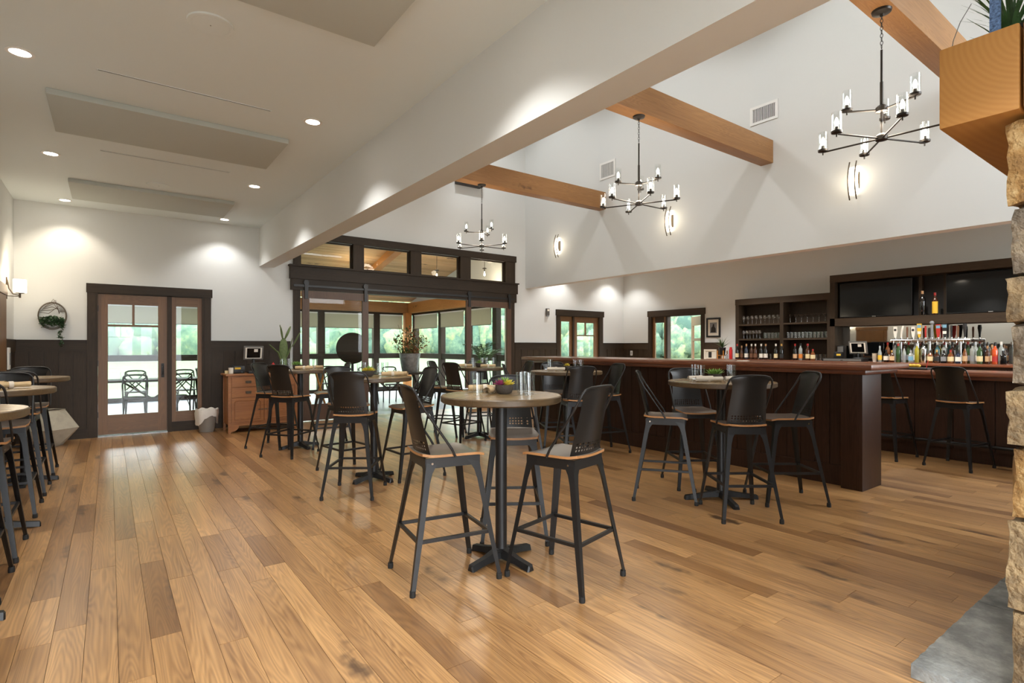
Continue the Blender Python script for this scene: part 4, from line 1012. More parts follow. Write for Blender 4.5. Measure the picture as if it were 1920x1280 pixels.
t = thing('wall_alarm', 'small dark emergency strobe on the back wall left of the far door', 'alarm', (8.915, YB - .001, 2.17)); MB().box(-.045, .045, -.05, 0, .03, .2).build('housing', GREYB, t, bevel=.006); MB().box(-.03, .03, -.056, -.05, .13, .18).build('lens', LABM['white'], t); MB().box(-.035, .035, -.045, -.002, 0, .03).build('sounder', LABM['grey'], t)
t = thing('wall_outlet', 'white wall outlet on the dark wainscot near the side door', 'outlet', (XR - .02, 10.29, 1.16)); MB().box(-.006, 0, -.04, .04, 0, .13).build('plate', WHITE, t, bevel=.002); [MB().box(-.008, -.0055, -.02, .02, z, z + .03).build('socket', LABM['grey'], t) for z in (.03, .075)]
t = thing('bar_napkins', 'white folded paper left on the near edge of the long bar', 'paper', (6.1, 3.62, 1.2305), R(20))
for k in range(3): MB().box(-.10, .10, -.06, .06, .0015 * k, .0015 * k + .0014, rotz(.12 * k)).build('sheet', LABM['white'], t)
t = thing('condiment_tray', 'black tray with shot glasses and yellow fruit on the low counter', 'tray', (8.72, 2.82, 1.0955))
MB().box(-.12, .12, -.30, .30, 0, .025).build('tray', BLACKPL, t, bevel=.006)
for k in range(4): MB().lathe([(.02, .026), (.025, .08), (.022, .08), (.018, .032)], 12, T(-.02, .24 - .07 * k, 0), cap=False).build('shot_glass', CLEAR, t, smooth=50)
for k in range(3): MB().sphere((.02, -.06 - .045 * k, .05), .03, sc=(1, 1.2, .8)).build('lemon', LABM['yellow'], t, smooth=60)
MB().tube([(.0, -.25, .02), (.01, -.27, .13)], .004, 6).build('straw', RED, t)

# ------------------------------------------------------------------ chandeliers
def make_chandelier():
    t = thing('chandelier', 'x', 'chandelier')
    MB().lathe([(.001, 0), (.075, 0), (.07, -.018), (.02, -.03), (.012, -.045)], 24, cap=False).build('canopy', DARKIRON, t, smooth=40)
    for k in range(9):      # chain
        z = -.055 - .031 * k; a = k * PI / 2
        p = [(math.cos(a) * .010 * math.cos(b_), math.sin(a) * .010 * math.cos(b_), z + .019 * math.sin(b_)) for b_ in [2 * PI * i / 10 for i in range(10)]]
        MB().tube(p, .0026, 5, closed=True).build('chain_link', DARKIRON, t, smooth=60)
    MB().tube([(0, 0, -.33), (0, 0, -1.06)], .009, 10).build('rod', DARKIRON, t, smooth=60)
    MB().tube([(0, 0, -.60), (0, 0, -.82)], .013, 10).build('sleeve', DARKIRON, t, smooth=60)
    def hub(z): MB().lathe([(.02, z - .035), (.045, z - .03), (.045, z + .005), (.03, z + .02), (.014, z + .03)], 18).build('hub', DARKIRON, t, smooth=40)
    hub(-.82); hub(-1.06)
    def light(a, r_, z):
        d = Vector((math.cos(a), math.sin(a), 0))
        arm = MB().tube([d * .03 + Vector((0, 0, z - .01)), d * r_ + Vector((0, 0, z - .01))], .0075, 8).build('arm', DARKIRON, t, smooth=60)
        x_, y_ = d.x * r_, d.y * r_
        MB().lathe([(.006, -.035), (.006, -.01), (.040, -.004), (.042, .012), (.014, .014), (.012, .05)], 16, T(x_, y_, z)).build('cup', DARKIRON, arm, smooth=40)
        MB().lathe([(.037, .012), (.037, .165), (.0355, .165), (.0355, .012)], 20, T(x_, y_, z), cap=False).build('glass_shade', CLEAR, arm, smooth=40)
        MB().lathe([(.006, .05), (.015, .065), (.017, .085), (.010, .112), (.002, .125)], 10, T(x_, y_, z)).build('bulb', BULB, arm, smooth=60)
    for k in range(6): light(R(36.5 + 60 * k), .45, -1.065)
    for k in range(3): light(R(14.5 + 120 * k), .27, -.825)
    l = bpy.data.lights.new('chandelier_glow', 'POINT'); l.energy = 20; l.color = (1, .87, .70); l.shadow_soft_size = .2
    lo = bpy.data.objects.new('glow', l); COL.objects.link(lo); lo.parent = t; lo.location = (0, 0, -.93)
    return t
ch = make_chandelier(); GC = 'iron chandeliers with glass cylinders'
put(ch, 5.235, 1.855, 4.229, 0, 'largest iron chandelier, nearest the fireplace mantel', GC)
put(ch, 5.235, 4.475, 4.229, R(21), 'middle iron chandelier with glass cylinder shades', GC)
put(ch, 5.235, 7.99, 4.229, R(20), 'farthest iron chandelier, in front of the transom windows', GC)

# sconces on the wall over the bar
def make_sconce():
    t = thing('wall_sconce', 'x', 'wall lamp', (0, 0, 0))
    MB().box(-.012, 0, -.05, .05, -.11, .11).build('back_plate', BRONZE, t)
    prof = [( -.095 * math.cos(u * 1.1), .19 * u) for u in [-1 + 2 * i / 8 for i in range(9)]]
    mb = MB(); vs = []; fs = []
    for x_, z_ in prof: vs += [(x_ + .012, -.062, z_), (x_ + .012, .062, z_)]
    for i in range(8): fs.append((2 * i, 2 * i + 1, 2 * i + 3, 2 * i + 2))
    mb.add(vs, fs).build('glowing_shade', SCONCEL, t, fix=False, smooth=60)
    for y_ in (-.03, .055):
        MB().tube([(-.105 * math.cos(u * 1.15) - .002, y_, .26 * u) for u in [-1 + 2 * i / 10 for i in range(11)]], .008, 6).build('curved_bar', BRONZE, t, smooth=60)
    l = bpy.data.lights.new('sconce_light', 'POINT'); l.energy = 2.6; l.color = (1, .84, .62); l.shadow_soft_size = .08
    lo = bpy.data.objects.new('glow', l); COL.objects.link(lo); lo.parent = t; lo.location = (-.14, 0, 0)
    return t
sc0 = make_sconce(); GS = 'curved wall sconces'
put(sc0, SX0, 3.228, 3.67, 0, 'curved wall sconce nearest the fireplace, below the front chandelier', GS)
put(sc0, SX0, 6.28, 3.68, 0, 'curved wall sconce right of the middle chandelier', GS)
put(sc0, SX0, 9.355, 3.685, 0, 'curved wall sconce nearest the corner by the sliding doors', GS)
# sconce on the left wall
t = thing('wall_lamp', 'bronze wall lamp with a square frosted shade on the left wall', 'wall lamp', (XL, 9.86, 2.06))
MB().box(0, .014, -.03, .03, -.02, .27).build('back_plate', BRONZE, t, bevel=.003)
MB().tube([(.014, 0, .24), (.03, 0, .12), (.07, 0, .05), (.13, 0, .035), (.15, 0, .035)], .007, 8).build('arm', BRONZE, t, smooth=60)
MB().tube([(.014, 0, .02), (.15, 0, .02)], .005, 6).build('lower_arm', BRONZE, t); MB().lathe([(.012, 0), (.012, .055), (.05, .06), (.05, .068)], 12, T(.14, 0, 0)).build('holder', BRONZE, t, smooth=40)
MB().box(.075, .205, -.065, .065, .07, .245).build('frosted_shade', SHADEL, t, bevel=.006)
l = bpy.data.lights.new('lamp_light', 'POINT'); l.energy = 6; l.color = (1, .84, .62); l.shadow_soft_size = .07
lo = bpy.data.objects.new('glow', l); COL.objects.link(lo); lo.parent = t; lo.location = (.14, 0, .33)
t = thing('switch_panel', 'pale vertical switch panel on the left wall by the corner', 'switch', (XL + .027, 9.78, 1.10)); MB().box(0, .02, -.07, .07, 0, .29).build('panel', WHITE, t, bevel=.003); MB().box(.02, .026, -.03, .03, .06, .22).build('switch', LABM['grey'], t)
t = thing('high_speaker', 'black box speaker high on the back wall beside the white beam', 'speaker', (6.55, YB - .001, 5.04)); MB().box(-.33, .33, -.16, 0, 0, .16).build('cabinet', BLACKPL, t, bevel=.006); MB().box(-.31, .31, -.165, -.159, .015, .145).build('grille', GREYB, t)

# ------------------------------------------------------------------ left back corner
# hanging wire ring with trailing plant
t = thing('hanging_planter', 'round wire wall planter with trailing greenery on the back wall', 'hanging plant', (-.68, YB - .03, 1.86))
for k, (r_, dz) in enumerate(((.205, 0), (.195, .008), (.20, -.006))):
    MB().tube([(r_ * .80 * math.cos(a), -.02 * k + .012, r_ * .98 * math.sin(a) + dz) for a in [2 * PI * i / 28 for i in range(28)]], .006, 6, closed=True).build('wire_ring', BRONZE, t, smooth=60)
for k in range(5): MB().tube([(-.15 + .016 * k, -.02, .05 + .02 * k), (-.04 + .02 * k, -.05, .03 + .05 * k), (.08, -.03, .15 - .03 * k), (.14 - .016 * k, .0, .06)], .004, 5).build('twig', BRONZE, t)
MB().tube([(-.02, 0, .19), (.01, .0, .25), (.04, 0, .19)], .004, 5).build('hanger', BRONZE, t)
def leafball(mb, n, fn, size, seed):
    r2 = random.Random(seed)
    for k in range(n):
        c = fn(r2); a, b_ = r2.random() * 2 * PI, (r2.random() - .3) * 2; s_ = size * (.6 + .8 * r2.random())
        d = Vector((math.cos(a) * math.cos(b_), math.sin(a) * math.cos(b_), math.sin(b_))); q = d.cross(Vector((r2.random() - .5, r2.random() - .5, 1))).normalized()
        mb.add([c, c + d * s_ * .5 + q * s_ * .28, c + d * s_, c + d * s_ * .5 - q * s_ * .28], [(0, 1, 2, 3)])
mb = MB(); leafball(mb, 420, lambda r2: Vector(((r2.random() - .5) * .27, -.01 - .10 * r2.random(), -.03 - .15 * r2.random() * (1 - abs(r2.random() - .5)))), .045, 5); mb.build('foliage', LEAFD, t, fix=False)
mb = MB(); leafball(mb, 150, lambda r2: (lambda u: Vector((.10 + .012 * math.sin(u * 9) + (r2.random() - .5) * .04, -.05 - .03 * r2.random(), -.12 - .33 * u)))(r2.random()), .032, 6); mb.build('trailing_vine', LEAFD, t, fix=False)
# faceted concrete planter
t = thing('faceted_planter', 'faceted concrete floor planter in the back left corner', 'planter', (-.70, 10.13, 0), R(12))
def ring(r_, z, n=6, ph=0): return [(r_ * math.cos(2 * PI * k / n + ph), r_ * math.sin(2 * PI * k / n + ph), z) for k in range(n)]
mb = MB(); a, b_, c = ring(.17, 0), ring(.37, .25, ph=PI / 6), ring(.19, .50); vs = a + b_ + c; fs = [tuple(range(6))[::-1]]
for k in range(6): k2 = (k + 1) % 6; fs += [(k, k2, 6 + k), (k2, 6 + k2, 6 + k), (6 + k, 12 + k2, 12 + k), (6 + k, 6 + k2, 12 + k2)]
mb.add(vs, fs).build('shell', CONC, t); MB().add(ring(.185, .497), [tuple(range(6))]).build('soil', SOIL, t, fix=False)
for k in range(6): MB().tube([c[k], c[(k + 1) % 6]], .008, 5).build('rim_edge', CONC, t)
# waste bin with liner
t = thing('waste_bin', 'grey waste bin with a white liner folded over the rim', 'bin', (1.30, 10.27, 0))
MB().lathe([(.105, 0), (.11, .005), (.15, .34), (.155, .345), (.145, .345), (.10, .02), (.001, .02)], 28, cap=False).build('bin_body', BINM, t, smooth=40)
r2 = random.Random(4); mb = MB(); vs = []; fs = []; n = 36; hem = [.16 + .08 * math.sin(k * 2 * PI / n * 2 + 1) + .03 * r2.random() for k in range(n)]
for i in range(6):
    for k in range(n):
        a = 2 * PI * k / n; u = i / 5; wob = .006 * math.sin(k * 2.7 + i)
        if i == 0: r_, z = .135, .33
        elif i == 1: r_, z = .165 + wob, .375 + .012 * math.sin(k * 1.3)
        else: r_, z = .178 - .004 * i + wob + .012 * math.sin(a * 5), .36 - hem[k] * (i - 1) / 4
        vs.append((r_ * math.cos(a), r_ * math.sin(a), z))
for i in range(5):
    for k in range(n): fs.append((i * n + k, i * n + (k + 1) % n, (i + 1) * n + (k + 1) % n, (i + 1) * n + k))
mb.add(vs, fs).build('liner', LINER, t, smooth=80)
# antique sideboard
sb = thing('sideboard', 'antique oak sideboard with two drawers and arched cupboard doors', 'sideboard', (2.08, 10.06, 0))
W, D, H_ = .53, .25, .95
MB().box(-W, W, -D, D, .13, H_ - .025).build('carcass', CAB, sb)
MB().box(-W - .045, W + .045, -D - .035, D + .01, H_ - .022, H_ + .006).build('top', CAB, sb, bevel=.006, smooth=30)
for sx in (-1, 1):
    for sy in (-1, 1): MB().box(sx * W - .035 if sx > 0 else sx * W - .008, sx * W + .008 if sx > 0 else sx * W + .035, sy * D - .035 if sy > 0 else sy * D - .012, sy * D + .003 if sy > 0 else sy * D + .035, 0, H_ - .023).build('corner_post', CAB, sb, bevel=.003)
for z0, z1 in ((.745, .905), (.575, .735)):
    d = MB().box(-W + .04, W - .04, -D - .018, -D - .001, z0, z1).build('drawer', CAB, sb, bevel=.004)
    for x_ in (-.24, .24):
        MB().box(x_ - .045, x_ + .045, -D - .021, -D - .018, (z0 + z1) / 2 - .02, (z0 + z1) / 2 + .02).build('escutcheon', BRONZE, d)
        MB().tube([(x_ - .035, -D - .02, (z0 + z1) / 2), (x_ - .03, -D - .035, (z0 + z1) / 2 - .02), (x_ + .03, -D - .035, (z0 + z1) / 2 - .02), (x_ + .035, -D - .02, (z0 + z1) / 2)], .004, 6).build('pull', BRONZE, d)
for s in (-1, 1):
    x0, x1 = (-W + .04, -.004) if s < 0 else (.004, W - .04)
    d = MB().box(x0, x1, -D - .016, -D - .001, .175, .565).build('door', CAB, sb, bevel=.003)
    ou = [(x0 + .05, .215), (x1 - .05, .215)] + [(x1 - .05, .46)] + arc(x1 - .09, .48, .04, 0, PI / 2, 4) + arc(x0 + .09, .48, .04, PI / 2, PI, 4)
    MB().tube([(a, -D - .018, z) for a, z in ou], .009, 6, closed=True).build('arched_moulding', CAB, d, smooth=60)
    MB().box(-.01 + s * .05 - .03, .01 + s * .05 + .03, -D - .022, -D - .016, .355, .375).build('latch', BRONZE, d)
pts = [(-W + .03, .13), (-W + .03, .02)] + [(-W + .03 + .12 * math.sin(u), .02 + .09 * (1 - math.cos(u))) for u in [PI / 2 * i / 5 for i in range(1, 6)]] + [(W - .03 - .12 * math.sin(u), .02 + .09 * (1 - math.cos(u))) for u in [PI / 2 * i / 5 for i in range(5, 0, -1)]] + [(W - .03, .02), (W - .03, .13)]
MB().prism(pts, -D - .012, -D + .01, 'y').build('scalloped_apron', CAB, sb)
SZ_ = H_ + .0065
pos_terminal('register_screen', (1.98, 10.12, SZ_ + .14), R(90), 'grey framed register tablet above the sideboard', GREYB)
t = COL.objects['register_screen.001']
MB().lathe([(.02, -.14), (.02, .01)], 12).build('post', BLACKPL, t); MB().lathe([(.10, -.14), (.10, -.13)], 18).build('base_plate', BLACKPL, t)
t = thing('label_printer', 'black printer with yellow label on the sideboard', 'printer', (1.74, 10.07, SZ_)); MB().box(-.085, .085, -.075, .075, 0, .13).build('case', BLACKPL, t, bevel=.02, smooth=30); MB().box(-.07, .02, -.078, -.0745, .07, .10).build('sticker', LABM['yellow'], t); MB().box(.03, .045, -.078, -.0745, .02, .03).build('blue_lamp', LABM['blue'], t)
t = thing('pen_cup', 'clear cup of black pens at the left of the sideboard', 'cup', (1.615, 10.0, SZ_)); MB().lathe([(.035, 0), (.04, .10), (.038, .10), (.033, .005)], 14, cap=False).build('cup', LABM['white'], t, smooth=40)
for k in range(6): MB().tube([(.015 * math.cos(k), .015 * math.sin(k), .005), (.034 * math.cos(k), .034 * math.sin(k), .15)], .005, 6).build('pen', BLACKPL, t)
t = thing('tape_roll', 'small pale roll beside the pen cup on the sideboard', 'roll', (1.56, 10.06, SZ_)); MB().lathe([(.03, 0), (.03, .05), (.012, .05), (.012, 0)], 16, cap=False).build('roll', LABM['cream'], t, smooth=40); MB().lathe([(.011, .001), (.011, .049)], 10).build('core', LABM['brown'], t)
t = thing('card_reader', 'small black card reader on the sideboard', 'card reader', (1.90, 9.93, SZ_)); MB().box(-.04, .04, -.05, .05, 0, .035).build('case', BLACKPL, t, bevel=.008); MB().box(-.028, .028, -.02, .035, .035, .037).build('keypad', LABM['grey'], t)
t = thing('toy_hydrant', 'small red fire hydrant ornament on the sideboard', 'ornament', (2.27, 10.0, SZ_))
MB().lathe([(.035, 0), (.035, .012), (.024, .015), (.026, .10), (.038, .105), (.038, .12), (.028, .125), (.024, .15), (.008, .165), (.008, .18)], 16).build('body', RED, t, smooth=40)
for s in (-1, 1): MB().lathe([(.011, 0), (.011, .035), (.014, .036), (.014, .045)], 10, T(0, 0, .085) @ Matrix.Rotation(s * PI / 2, 4, 'Y')).build('side_outlet', RED, t, smooth=40)
MB().lathe([(.0275, .078), (.0275, .088)], 16, cap=False).build('band', LABM['grey'], t)
# cactus
t = thing('potted_cactus', 'tall prickly pear cactus in a shallow grey pot on the sideboard', 'cactus', (2.45, 10.05, SZ_))
MB().lathe([(.11, 0), (.12, .005), (.125, .07), (.115, .07), (.11, .05), (.001, .05)], 24, cap=False).build('pot', STEEL, t, smooth=40)
MB().lathe([(.001, .055), (.114, .052)], 20, cap=False).build('soil', SOIL, t)
def pad(p0, p1, w, th=.35):
    p0, p1 = Vector(p0), Vector(p1); d = p1 - p0; L = d.length; q = d.to_track_quat('Z', 'Y').to_matrix().to_4x4()
    w *= 1.3; MB().sphere((0, 0, 0), 1, 12, 10, (w, w * th, L / 2), T(*((p0 + p1) / 2)) @ q).build('pad', CACT, t, smooth=70)
pad((0, 0, .03), (0, 0, .30), .042, .8); pad((0, 0, .20), (.0, 0, .60), .056, .5); pad((-.01, 0, .56), (-.05, 0, .80), .033); pad((.02, 0, .57), (.12, 0, .81), .042)
pad((-.03, 0, .17), (-.10, 0, .38), .03); pad((-.09, 0, .34), (-.24, 0, .49), .028); pad((.03, 0, .22), (.13, 0, .46), .03); pad((.11, 0, .42), (.15, 0, .60), .013); pad((.14, 0, .44), (.27, 0, .68), .03); pad((-.055, 0, .78), (-.06, 0, .83), .014); pad((.24, 0, .64), (.29, 0, .71), .018)

# ------------------------------------------------------------------ fireplace, mantel, hearth
fp = thing('stone_fireplace', 'rough sandstone fireplace column at the right edge', 'fireplace', (2.73, .55, .061))
FO = Vector((2.73, .55, .061))
MB().box(.10, 2.45, -2.0, -.10, .005, 2.19).build('core', SOIL, fp)
cz = [.072, .41, .75, 1.02, 1.25, 1.49, 1.67, 1.93, 2.250]; SM = [STONE1, STONE1, STONE2, STONE1, STONE3, STONE1, STONE3, STONE2, STONE3]
def stone(x0, x1, y0, y1, z0, z1, m, seed):
    mb = MB(); me = None
    nx, ny, nz = [max(2, int((b_ - a) / .045)) for a, b_ in ((x0, x1), (y0, y1), (z0, z1))]
    bm = bmesh.new(); bmesh.ops.create_cube(bm, size=1.0)
    bmesh.ops.subdivide_edges(bm, edges=bm.edges[:], cuts=6, use_grid_fill=True)
    c = Vector(((x0 + x1) / 2, (y0 + y1) / 2, (z0 + z1) / 2)); s_ = Vector((x1 - x0, y1 - y0, z1 - z0))
    for v in bm.verts:
        e = max(abs(v.co.x), abs(v.co.y), abs(v.co.z)); corner = sum(1 for q in v.co if abs(q) > .42)
        p = Vector((v.co.x * s_.x, v.co.y * s_.y, v.co.z * s_.z)) + c
        nn = mnoise.noise_vector(p * 9 + Vector((seed * 3.1, 0, 0))) * .014 + mnoise.noise_vector(p * 30) * .008
        if corner >= 2: p -= Vector([math.copysign(.006, q) if abs(q) > .42 else 0 for q in v.co])
        v.co = p + nn - FO
    me = bpy.data.meshes.new('stone'); bm.to_mesh(me); bm.free(); me.materials.append(m)
    o = bpy.data.objects.new('stone', me); COL.objects.link(o); o.parent = fp; me.shade_smooth(); me.set_sharp_from_angle(angle=R(40))
k = 0
for i in range(8):
    z0, z1 = cz[i] + .004, cz[i + 1] - .004; m = SM[i]
    long = .34 if i % 2 else .22
    xs = [2.73 + (-.004 if i % 2 else .006), 2.73 + long + .15, 3.6 - .1 * (i % 3), 4.1, 4.65 + .1 * (i % 2), 5.2]
    for j in range(5):
        if i < 3 and 1 <= j <= 3: continue                           # firebox opening
        yf = .55 + (.006 if (i + j) % 2 else -.006); yb = .55 - (long if j == 0 else .12)
        stone(xs[j], xs[j + 1] - .008, yb, yf, z0, z1, m if j == 0 else SM[(i * 3 + j * 2) % 9], k); k += 1
    ys = [.55 - long - .008, .05, -.35, -.8, -1.25]
    for j in range(4): stone(2.73 + (.004 if (i + j) % 2 else -.004), 2.86, ys[j + 1], ys[j] - .008 if j else ys[0], z0, z1, SM[(i * 2 + j * 3 + 1) % 9], k); k += 1
chim = struct('wall_chimney', MB().box(2.95, 5.1, -1.65, .22, 2.30, VZ), STONE3)
mt = thing('mantel', 'massive golden timber mantel with end grain showing', 'mantel', (2.67, .50, 2.268))
def mbox(name, m, x0, x1, y0, y1, z0, z1, bevel=.008): return box(name, m, (x0 - 2.67, x1 - 2.67, y0 - .5, y1 - .5, z0 - 2.268, z1 - 2.268), mt, bevel)
def endgrain():
    m, nt, b = newmat('mantel_end_grain'); b.inputs['Roughness'].default_value = .55
    tc = N(nt, 'ShaderNodeTexCoord'); mp = N(nt, 'ShaderNodeMapping'); mp.inputs['Location'].default_value = (0, .05, -.30); mp.inputs['Scale'].default_value = (.25, 1, 1)
    nt.links.new(tc.outputs['Object'], mp.inputs[0])
    wv = N(nt, 'ShaderNodeTexWave', wave_type='RINGS', rings_direction='SPHERICAL'); wv.inputs['Scale'].default_value = 17; wv.inputs['Distortion'].default_value = 1.6; wv.inputs['Detail'].default_value = 2; wv.inputs['Detail Scale'].default_value = 1.5
    nt.links.new(mp.outputs[0], wv.inputs['Vector'])
    mx = N(nt, 'ShaderNodeMix', data_type='RGBA'); mx.inputs[6].default_value = rgb(176, 126, 64); mx.inputs[7].default_value = rgb(170, 119, 59)
    nt.links.new(wv.outputs['Fac'], mx.inputs[0]); nt.links.new(mx.outputs[2], b.inputs['Base Color'])
    return m
EG = endgrain()
mbox('front_timber', EG, 2.67, 5.35, .505, .745, 2.268, 2.585)
mbox('side_timber', TIMBERY, 2.67, 2.92, -.60, .495, 2.268, 2.585)
h = thing('hearth', 'grey bluestone hearth slab at the foot of the fireplace', 'hearth', (2.73, .86, 0))
rr = random.Random(9)
def slab(x0, x1, y0, y1):
    mb = MB(); n = 24; pts = []
    for k in range(n): pts.append((x0 + (x1 - x0) * k / n, y1 + (rr.random() - .5) * .006))
    for k in range(8): pts.append((x1, y1 + (y0 - y1) * k / 8))
    for k in range(8): pts.append((x1 + (x0 - x1) * k / 8, y0))
    for k in range(12): pts.append((x0 + (rr.random() - .5) * .006, y0 + (y1 - y0) * k / 12))
    MB().prism([(a - 2.73, b_ - .86) for a, b_ in pts], .0005, .0605).build('slab', SLATE, h, bevel=.004, smooth=30)
slab(2.73, 3.68, -1.3, .86); slab(3.686, 4.62, -1.3, .86); slab(4.626, 5.4, -1.3, .86)
# planters on the mantel
def mantel_planter(x, y, label, rz, seed):
    t = thing('planter_box', label, 'planter', (x, y, 2.5855), rz)
    MB().loft([[(-.065, -.065, 0), (.065, -.065, 0), (.065, .065, 0), (-.065, .065, 0)], [(-.09, -.09, .12), (.09, -.09, .12), (.09, .09, .12), (-.09, .09, .12)]]).build('pot', BLACKP, t)
    MB().box(-.10, .10, -.10, .10, .12, .135).build('rim', BLACKP, t)
    mb = MB(); blades(mb, (0, 0, .13), 60, .36, .04, .006, seed, .15, .8); mb.build('blades', LEAF, t, fix=False)
mantel_planter(3.09, .612, 'black planter of grassy blades at the near end of the mantel', 0, 1)
mantel_planter(3.5, .62, 'black planter of grassy blades farther along the mantel', R(5), 2)
t = thing('woven_strap', 'blue and white woven cord standing on the mantel', 'cord', (2.80, .60, 2.5855)); MB().box(-.008, .008, -.016, .016, 0, .40).build('strap', plain('woven_blue', rgb(96, 122, 160), .9, vary=.6, vscale=120), t); MB().lathe([(.03, 0), (.03, .012)], 14).build('weight', BLACKPL, t)
t = thing('thin_wire', 'thin curved wire rising from the end of the mantel', 'wire', (2.76, .73, 2.5855)); MB().tube([(0, 0, 0), (.01, -.005, .06), (.04, -.02, .14), (.085, -.045, .22)], .0016, 5).build('strand', STEEL, t)

# ------------------------------------------------------------------ sunroom beyond the opening
FY, FX, LX = 16.8, 8.2, -2.6
floor_sunroom = struct('floor_sunroom', MB().box(LX - .1, FX + .1, YB + .19, FY + .1, -.12, -.003), SUNFL)
def window_wall(name, axis, at, posts, a0, a1, out):
    """posts, header and rails of a glazed wall; the panes fill the bays"""
    def bx(lo, hi, d0, d1, z0, z1):
        f0, f1 = sorted((at + out * d0, at + out * d1))
        return (lo, hi, f0, f1, z0, z1) if axis == 'x' else (f0, f1, lo, hi, z0, z1)
    w = struct(name, MB().box(*bx(a0, a1, 0, .14, 2.46, 2.52)), DARKX if axis == 'x' else DARKY)
    for p in posts: box('post', DARKW, bx(p - .09, p + .09, -.01, .15, 0, 2.46), w)
    for i in range(len(posts) - 1):
        lo, hi = posts[i] + .09, posts[i + 1] - .09
        if hi - lo < .2: continue
        box('mid_rail', DARKX, bx(lo, hi, .01, .12, 1.03, 1.19), w); box('sill_rail', DARKX, bx(lo, hi, .01, .12, 0, .10), w)
        box('pane', GLASS, bx(lo - .01, hi + .01, .06, .066, 1.18, 2.47), w); box('pane', GLASS, bx(lo - .01, hi + .01, .06, .066, .09, 1.04), w)
        box('inner_frame', DARKW, bx(lo, lo + .05, .03, .1, 1.19, 2.46), w)
    return w
pf = [LX, -.32, 1.25, 3.4, 5.17, 6.94, 8.05]; pr = [10.9, 11.9, 13.3, 14.87, 16.65]
window_wall('wall_sunroom_far', 'x', FY, pf, LX, FX, 1)
window_wall('wall_sunroom_right', 'y', FX, pr, YB + .2, FY, 1)
struct('wall_sunroom_left', MB().box(LX - .12, LX, YB + .2, FY, 0, 4.6), WALL)
def shade(axis, lo, hi, label):
    t = thing('roller_shade', label, 'window shade', (0, 0, 0), 0, 'half-lowered roller shades in the sunroom')
    c = FY if axis == 'x' else FX
    def bx(a, b_, z0, z1): return (lo + .02, hi - .02, c + a, c + b_, z0, z1) if axis == 'x' else (c + a, c + b_, lo + .02, hi - .02, z0, z1)
    box('fabric', SHADE, bx(-.032, -.028, 2.0, 2.42), t); box('hem_bar', GREYB, bx(-.036, -.024, 1.985, 2.0), t); box('roller_tube', WHITE, bx(-.05, -.012, 2.42, 2.455), t)
names = ['leftmost sunroom window, seen through the glazed door', 'window behind the glazed door mullion', 'window left of the round disc', 'wide window behind the round disc', 'sunroom window left of the corner post', 'narrow window at the orange corner post']
for i in range(len(pf) - 1):
    if pf[i + 1] - pf[i] > .5: shade('x', pf[i] + .09, min(pf[i + 1] - .09, 7.85), 'beige roller shade in the ' + names[i])
names = ['side window nearest the palm', 'side window behind the palm', 'second side window right of the corner post', 'side window just right of the corner post']
for i in range(1, len(pr) - 1): shade('y', pr[i] + .09, pr[i + 1] - .09, 'beige roller shade in the ' + names[i])
# timber frame and sloped pine ceiling
def tim(x0, x1, y0, y1, z0, z1, m, label):
    return tag(MB().box(x0, x1, y0, y1, z0, z1).build('timber_plate', m, None, bevel=.008, smooth=30), label, 'beam', 'timber frame of the sunroom')
tim(LX, 8.0, FY - .12, FY + .1, 2.521, 2.86, TIMBER, 'orange timber plate along the far sunroom windows')
tim(8.0, 8.24, YB + .21, FY + .1, 2.521, 2.86, TIMBERY, 'orange timber plate along the side windows of the sunroom')
tim(7.86, 8.08, FY - .24, FY - .02, 0, 2.519, TIMBERZ, 'orange timber post in the corner of the sunroom')
tag(MB().loft([[(3.3, 10.85, 4.40), (3.5, 10.85, 4.40), (3.5, 10.85, 4.15), (3.3, 10.85, 4.15)], [(3.3, 16.7, 2.95), (3.5, 16.7, 2.95), (3.5, 16.7, 2.70 + .17), (3.3, 16.7, 2.70 + .17)]]).build('timber_rafter', TIMBERY), 'timber rafter under the sunroom ceiling, left', 'beam', 'rafters of the sunroom')
tag(MB().loft([[(5.7, 10.85, 4.40), (5.9, 10.85, 4.40), (5.9, 10.85, 4.15), (5.7, 10.85, 4.15)], [(5.7, 16.7, 2.95), (5.9, 16.7, 2.95), (5.9, 16.7, 2.87), (5.7, 16.7, 2.87)]]).build('timber_rafter', TIMBERY), 'timber rafter under the sunroom ceiling, right', 'beam', 'rafters of the sunroom')
ya, za, yb, zb = YB + .2, 4.44, FY + .12, 2.90
ceiling_sunroom = struct('ceiling_sunroom', MB().loft([[(LX - .1, ya, za + .03), (FX + .2, ya, za + .03), (FX + .2, ya, za + .12), (LX - .1, ya, za + .12)], [(LX - .1, yb, zb + .03), (FX + .2, yb, zb + .03), (FX + .2, yb, zb + .12), (LX - .1, yb, zb + .12)]]), DARKX)
nP = 42
for i in range(nP):
    u0, u1 = i / nP, (i + 1) / nP - .0012
    x0, x1 = LX - .1, FX + .2
    q = [(ya + (yb - ya) * u, za + (zb - za) * u) for u in (u0, u1)]
    vs = [(x_, y_, z_ + dz) for dz in (0, .02) for (y_, z_) in q for x_ in (x0, x1)]
    mb = MB().add(vs, [(0, 1, 3, 2), (4, 6, 7, 5), (0, 4, 5, 1), (2, 3, 7, 6), (0, 2, 6, 4), (1, 5, 7, 3)]); o = mb.build('ceiling_board', PINE, ceiling_sunroom, fix=False)
    at = o.data.attributes.new('tone', 'FLOAT', 'FACE'); at.data.foreach_set('value', [rng.random()] * 6)
wall_gable = struct('wall_sunroom_gable', MB().prism([(YB + .2, 2.87), (FY + .1, 2.87), (FY + .1, 2.92), (YB + .2, 4.43)], FX, FX + .12, 'x'), WALL)
